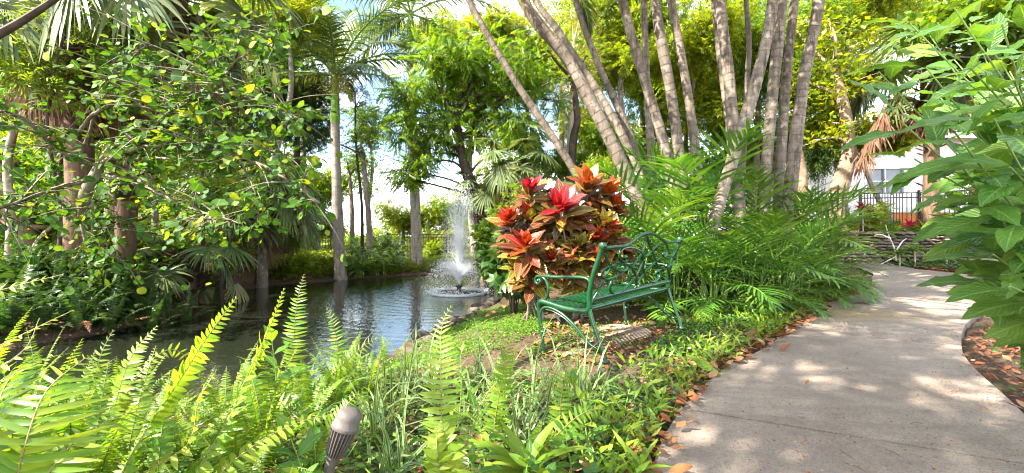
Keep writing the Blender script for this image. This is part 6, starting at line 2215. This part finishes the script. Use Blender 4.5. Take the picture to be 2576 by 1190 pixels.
# unseen trees added behind the viewpoint so their crowns shade path and trunks
def added_shade_tree():
    base = np.array([-6.5, -4.5, 0.])
    r = np.random.default_rng(41)
    cl = []
    for x, y, z, k, s in [(-4.4, -1.4, 6.6, 8, .6), (-3.9, -.2, 6.4, 8, .55), (-3.0, .7, 6.6, 8, .7), (-1.9, 1.6, 6.8, 8, .8)]:
        cl.append(np.c_[r.normal(0, 1, (k, 3)) * [s * .8, s * .8, .5] + [x, y, z], r.uniform(.4, .75, k)])
    cl = np.vstack(cl)
    tree('added_shade_tree', 'unseen tall spreading tree added beside the viewpoint to shade the path', 'tree', base, [base, base + [.2, .2, 2], base + [1, .8, 4.5], base + [2, 2, 6]], .3, .15, cl, 750, .36, SPRAY, G['bg_mid'], G['bark'], None, 22, seed=9)
    b2 = np.array([4.2, -3.2, 0.])  # second unseen tree, added to keep the sun off the palm trunks
    c2 = []
    for x, y, z, k, s in [(.2, 4.3, 6.6, 9, .8), (1.4, 5.0, 6.9, 9, .9), (2.4, 5.9, 7.2, 9, .8), (-.6, 3.2, 7.2, 6, .7)]:
        c2.append(np.c_[r.normal(0, 1, (k, 3)) * [s, s, .45] + [x, y, z], r.uniform(.4, .7, k)])
    tree('added_shade_tree', 'unseen tall tree added behind the viewpoint to shade the palm trunks', 'tree', b2, [b2, b2 + [-.3, .6, 2.4], b2 + [-1.2, 2.6, 5], b2 + [-2.6, 5.6, 6.4]], .28, .12, np.vstack(c2), 900, .34, SPRAY, G['bg_mid'], G['bark'], None, 18, seed=10)


added_shade_tree()

# ------------------------------------------------------------------ light, sky, camera
SUN_AZ = math.radians(-118)       # clockwise from +Y
SUN_EL = math.radians(43)
d = Vector((math.sin(SUN_AZ) * math.cos(SUN_EL), math.cos(SUN_AZ) * math.cos(SUN_EL), math.sin(SUN_EL)))
sl = bpy.data.lights.new('sun', 'SUN')
sl.energy = 3.5
sl.angle = math.radians(.6)
sl.color = (1, .93, .82)
so = bpy.data.objects.new('sun', sl)
so.rotation_euler = d.to_track_quat('Z', 'Y').to_euler()
COL.objects.link(so)

w = bpy.data.worlds.new('World')
SC.world = w
w.use_nodes = True
nt = w.node_tree
nt.nodes.clear()
out = nt.nodes.new('ShaderNodeOutputWorld')
bg = nt.nodes.new('ShaderNodeBackground')
sky = nt.nodes.new('ShaderNodeTexSky')
sky.sky_type = 'NISHITA'
sky.sun_disc = False
sky.sun_elevation = SUN_EL
sky.sun_rotation = SUN_AZ
sky.air_density = 1.0
sky.dust_density = 1.0
tc = nt.nodes.new('ShaderNodeTexCoord')
mp = nt.nodes.new('ShaderNodeMapping')
mp.inputs['Scale'].default_value = (1, 1, 2.2)
mp.inputs['Location'].default_value = (3.3, 6.6, .9)
nt.links.new(tc.outputs['Generated'], mp.inputs[0])
nz = nt.nodes.new('ShaderNodeTexNoise')
nz.inputs['Scale'].default_value = 2.6
nz.inputs['Detail'].default_value = 7
nz.inputs['Roughness'].default_value = .6
nt.links.new(mp.outputs[0], nz.inputs['Vector'])
cr = nt.nodes.new('ShaderNodeValToRGB')
cr.color_ramp.elements[0].position, cr.color_ramp.elements[1].position = .49, .63
sx = nt.nodes.new('ShaderNodeSeparateXYZ')
nt.links.new(tc.outputs['Generated'], sx.inputs[0])
hz = nt.nodes.new('ShaderNodeMapRange')
hz.inputs[1].default_value, hz.inputs[2].default_value = .0, .32
hz.inputs[3].default_value, hz.inputs[4].default_value = .2, .0
nt.links.new(sx.outputs[2], hz.inputs[0])
ad = nt.nodes.new('ShaderNodeMath')
nt.links.new(nz.outputs[0], ad.inputs[0])
nt.links.new(hz.outputs[0], ad.inputs[1])
nt.links.new(ad.outputs[0], cr.inputs[0])
mx = nt.nodes.new('ShaderNodeMix')
mx.data_type = 'RGBA'
nt.links.new(cr.outputs[0], mx.inputs[0])
nt.links.new(sky.outputs[0], mx.inputs[6])
mx.inputs[7].default_value = (14, 14.4, 15, 1)
nt.links.new(mx.outputs[2], bg.inputs[0])
bg.inputs[1].default_value = .066
nt.links.new(bg.outputs[0], out.inputs[0])

cd = bpy.data.cameras.new('camera')
cd.sensor_width = 36
cd.lens = 36 * F / 2576
cd.shift_y = -(595 - YH) / 2576
cd.clip_end = 1000
cd.clip_start = .02
co = bpy.data.objects.new('camera', cd)
co.location = (0, 0, CAM_H)
co.rotation_euler = (PI / 2, 0, 0)
COL.objects.link(co)
SC.camera = co

SC.view_settings.view_transform = 'Standard'
SC.view_settings.look = 'None'
SC.view_settings.exposure = 2.92
SC.view_settings.gamma = 1
SC.render.engine = 'CYCLES'
cy = SC.cycles
cy.max_bounces = 6
cy.diffuse_bounces = 4
cy.glossy_bounces = 3
cy.transmission_bounces = 4
cy.transparent_max_bounces = 8
cy.caustics_reflective = False
cy.caustics_refractive = False
cy.sample_clamp_indirect = 3
cy.use_adaptive_sampling = False
cy.filter_width = 1.1
cy.use_denoising = True
cy.denoising_input_passes = 'RGB_ALBEDO_NORMAL'
cy.denoising_prefilter = 'FAST'
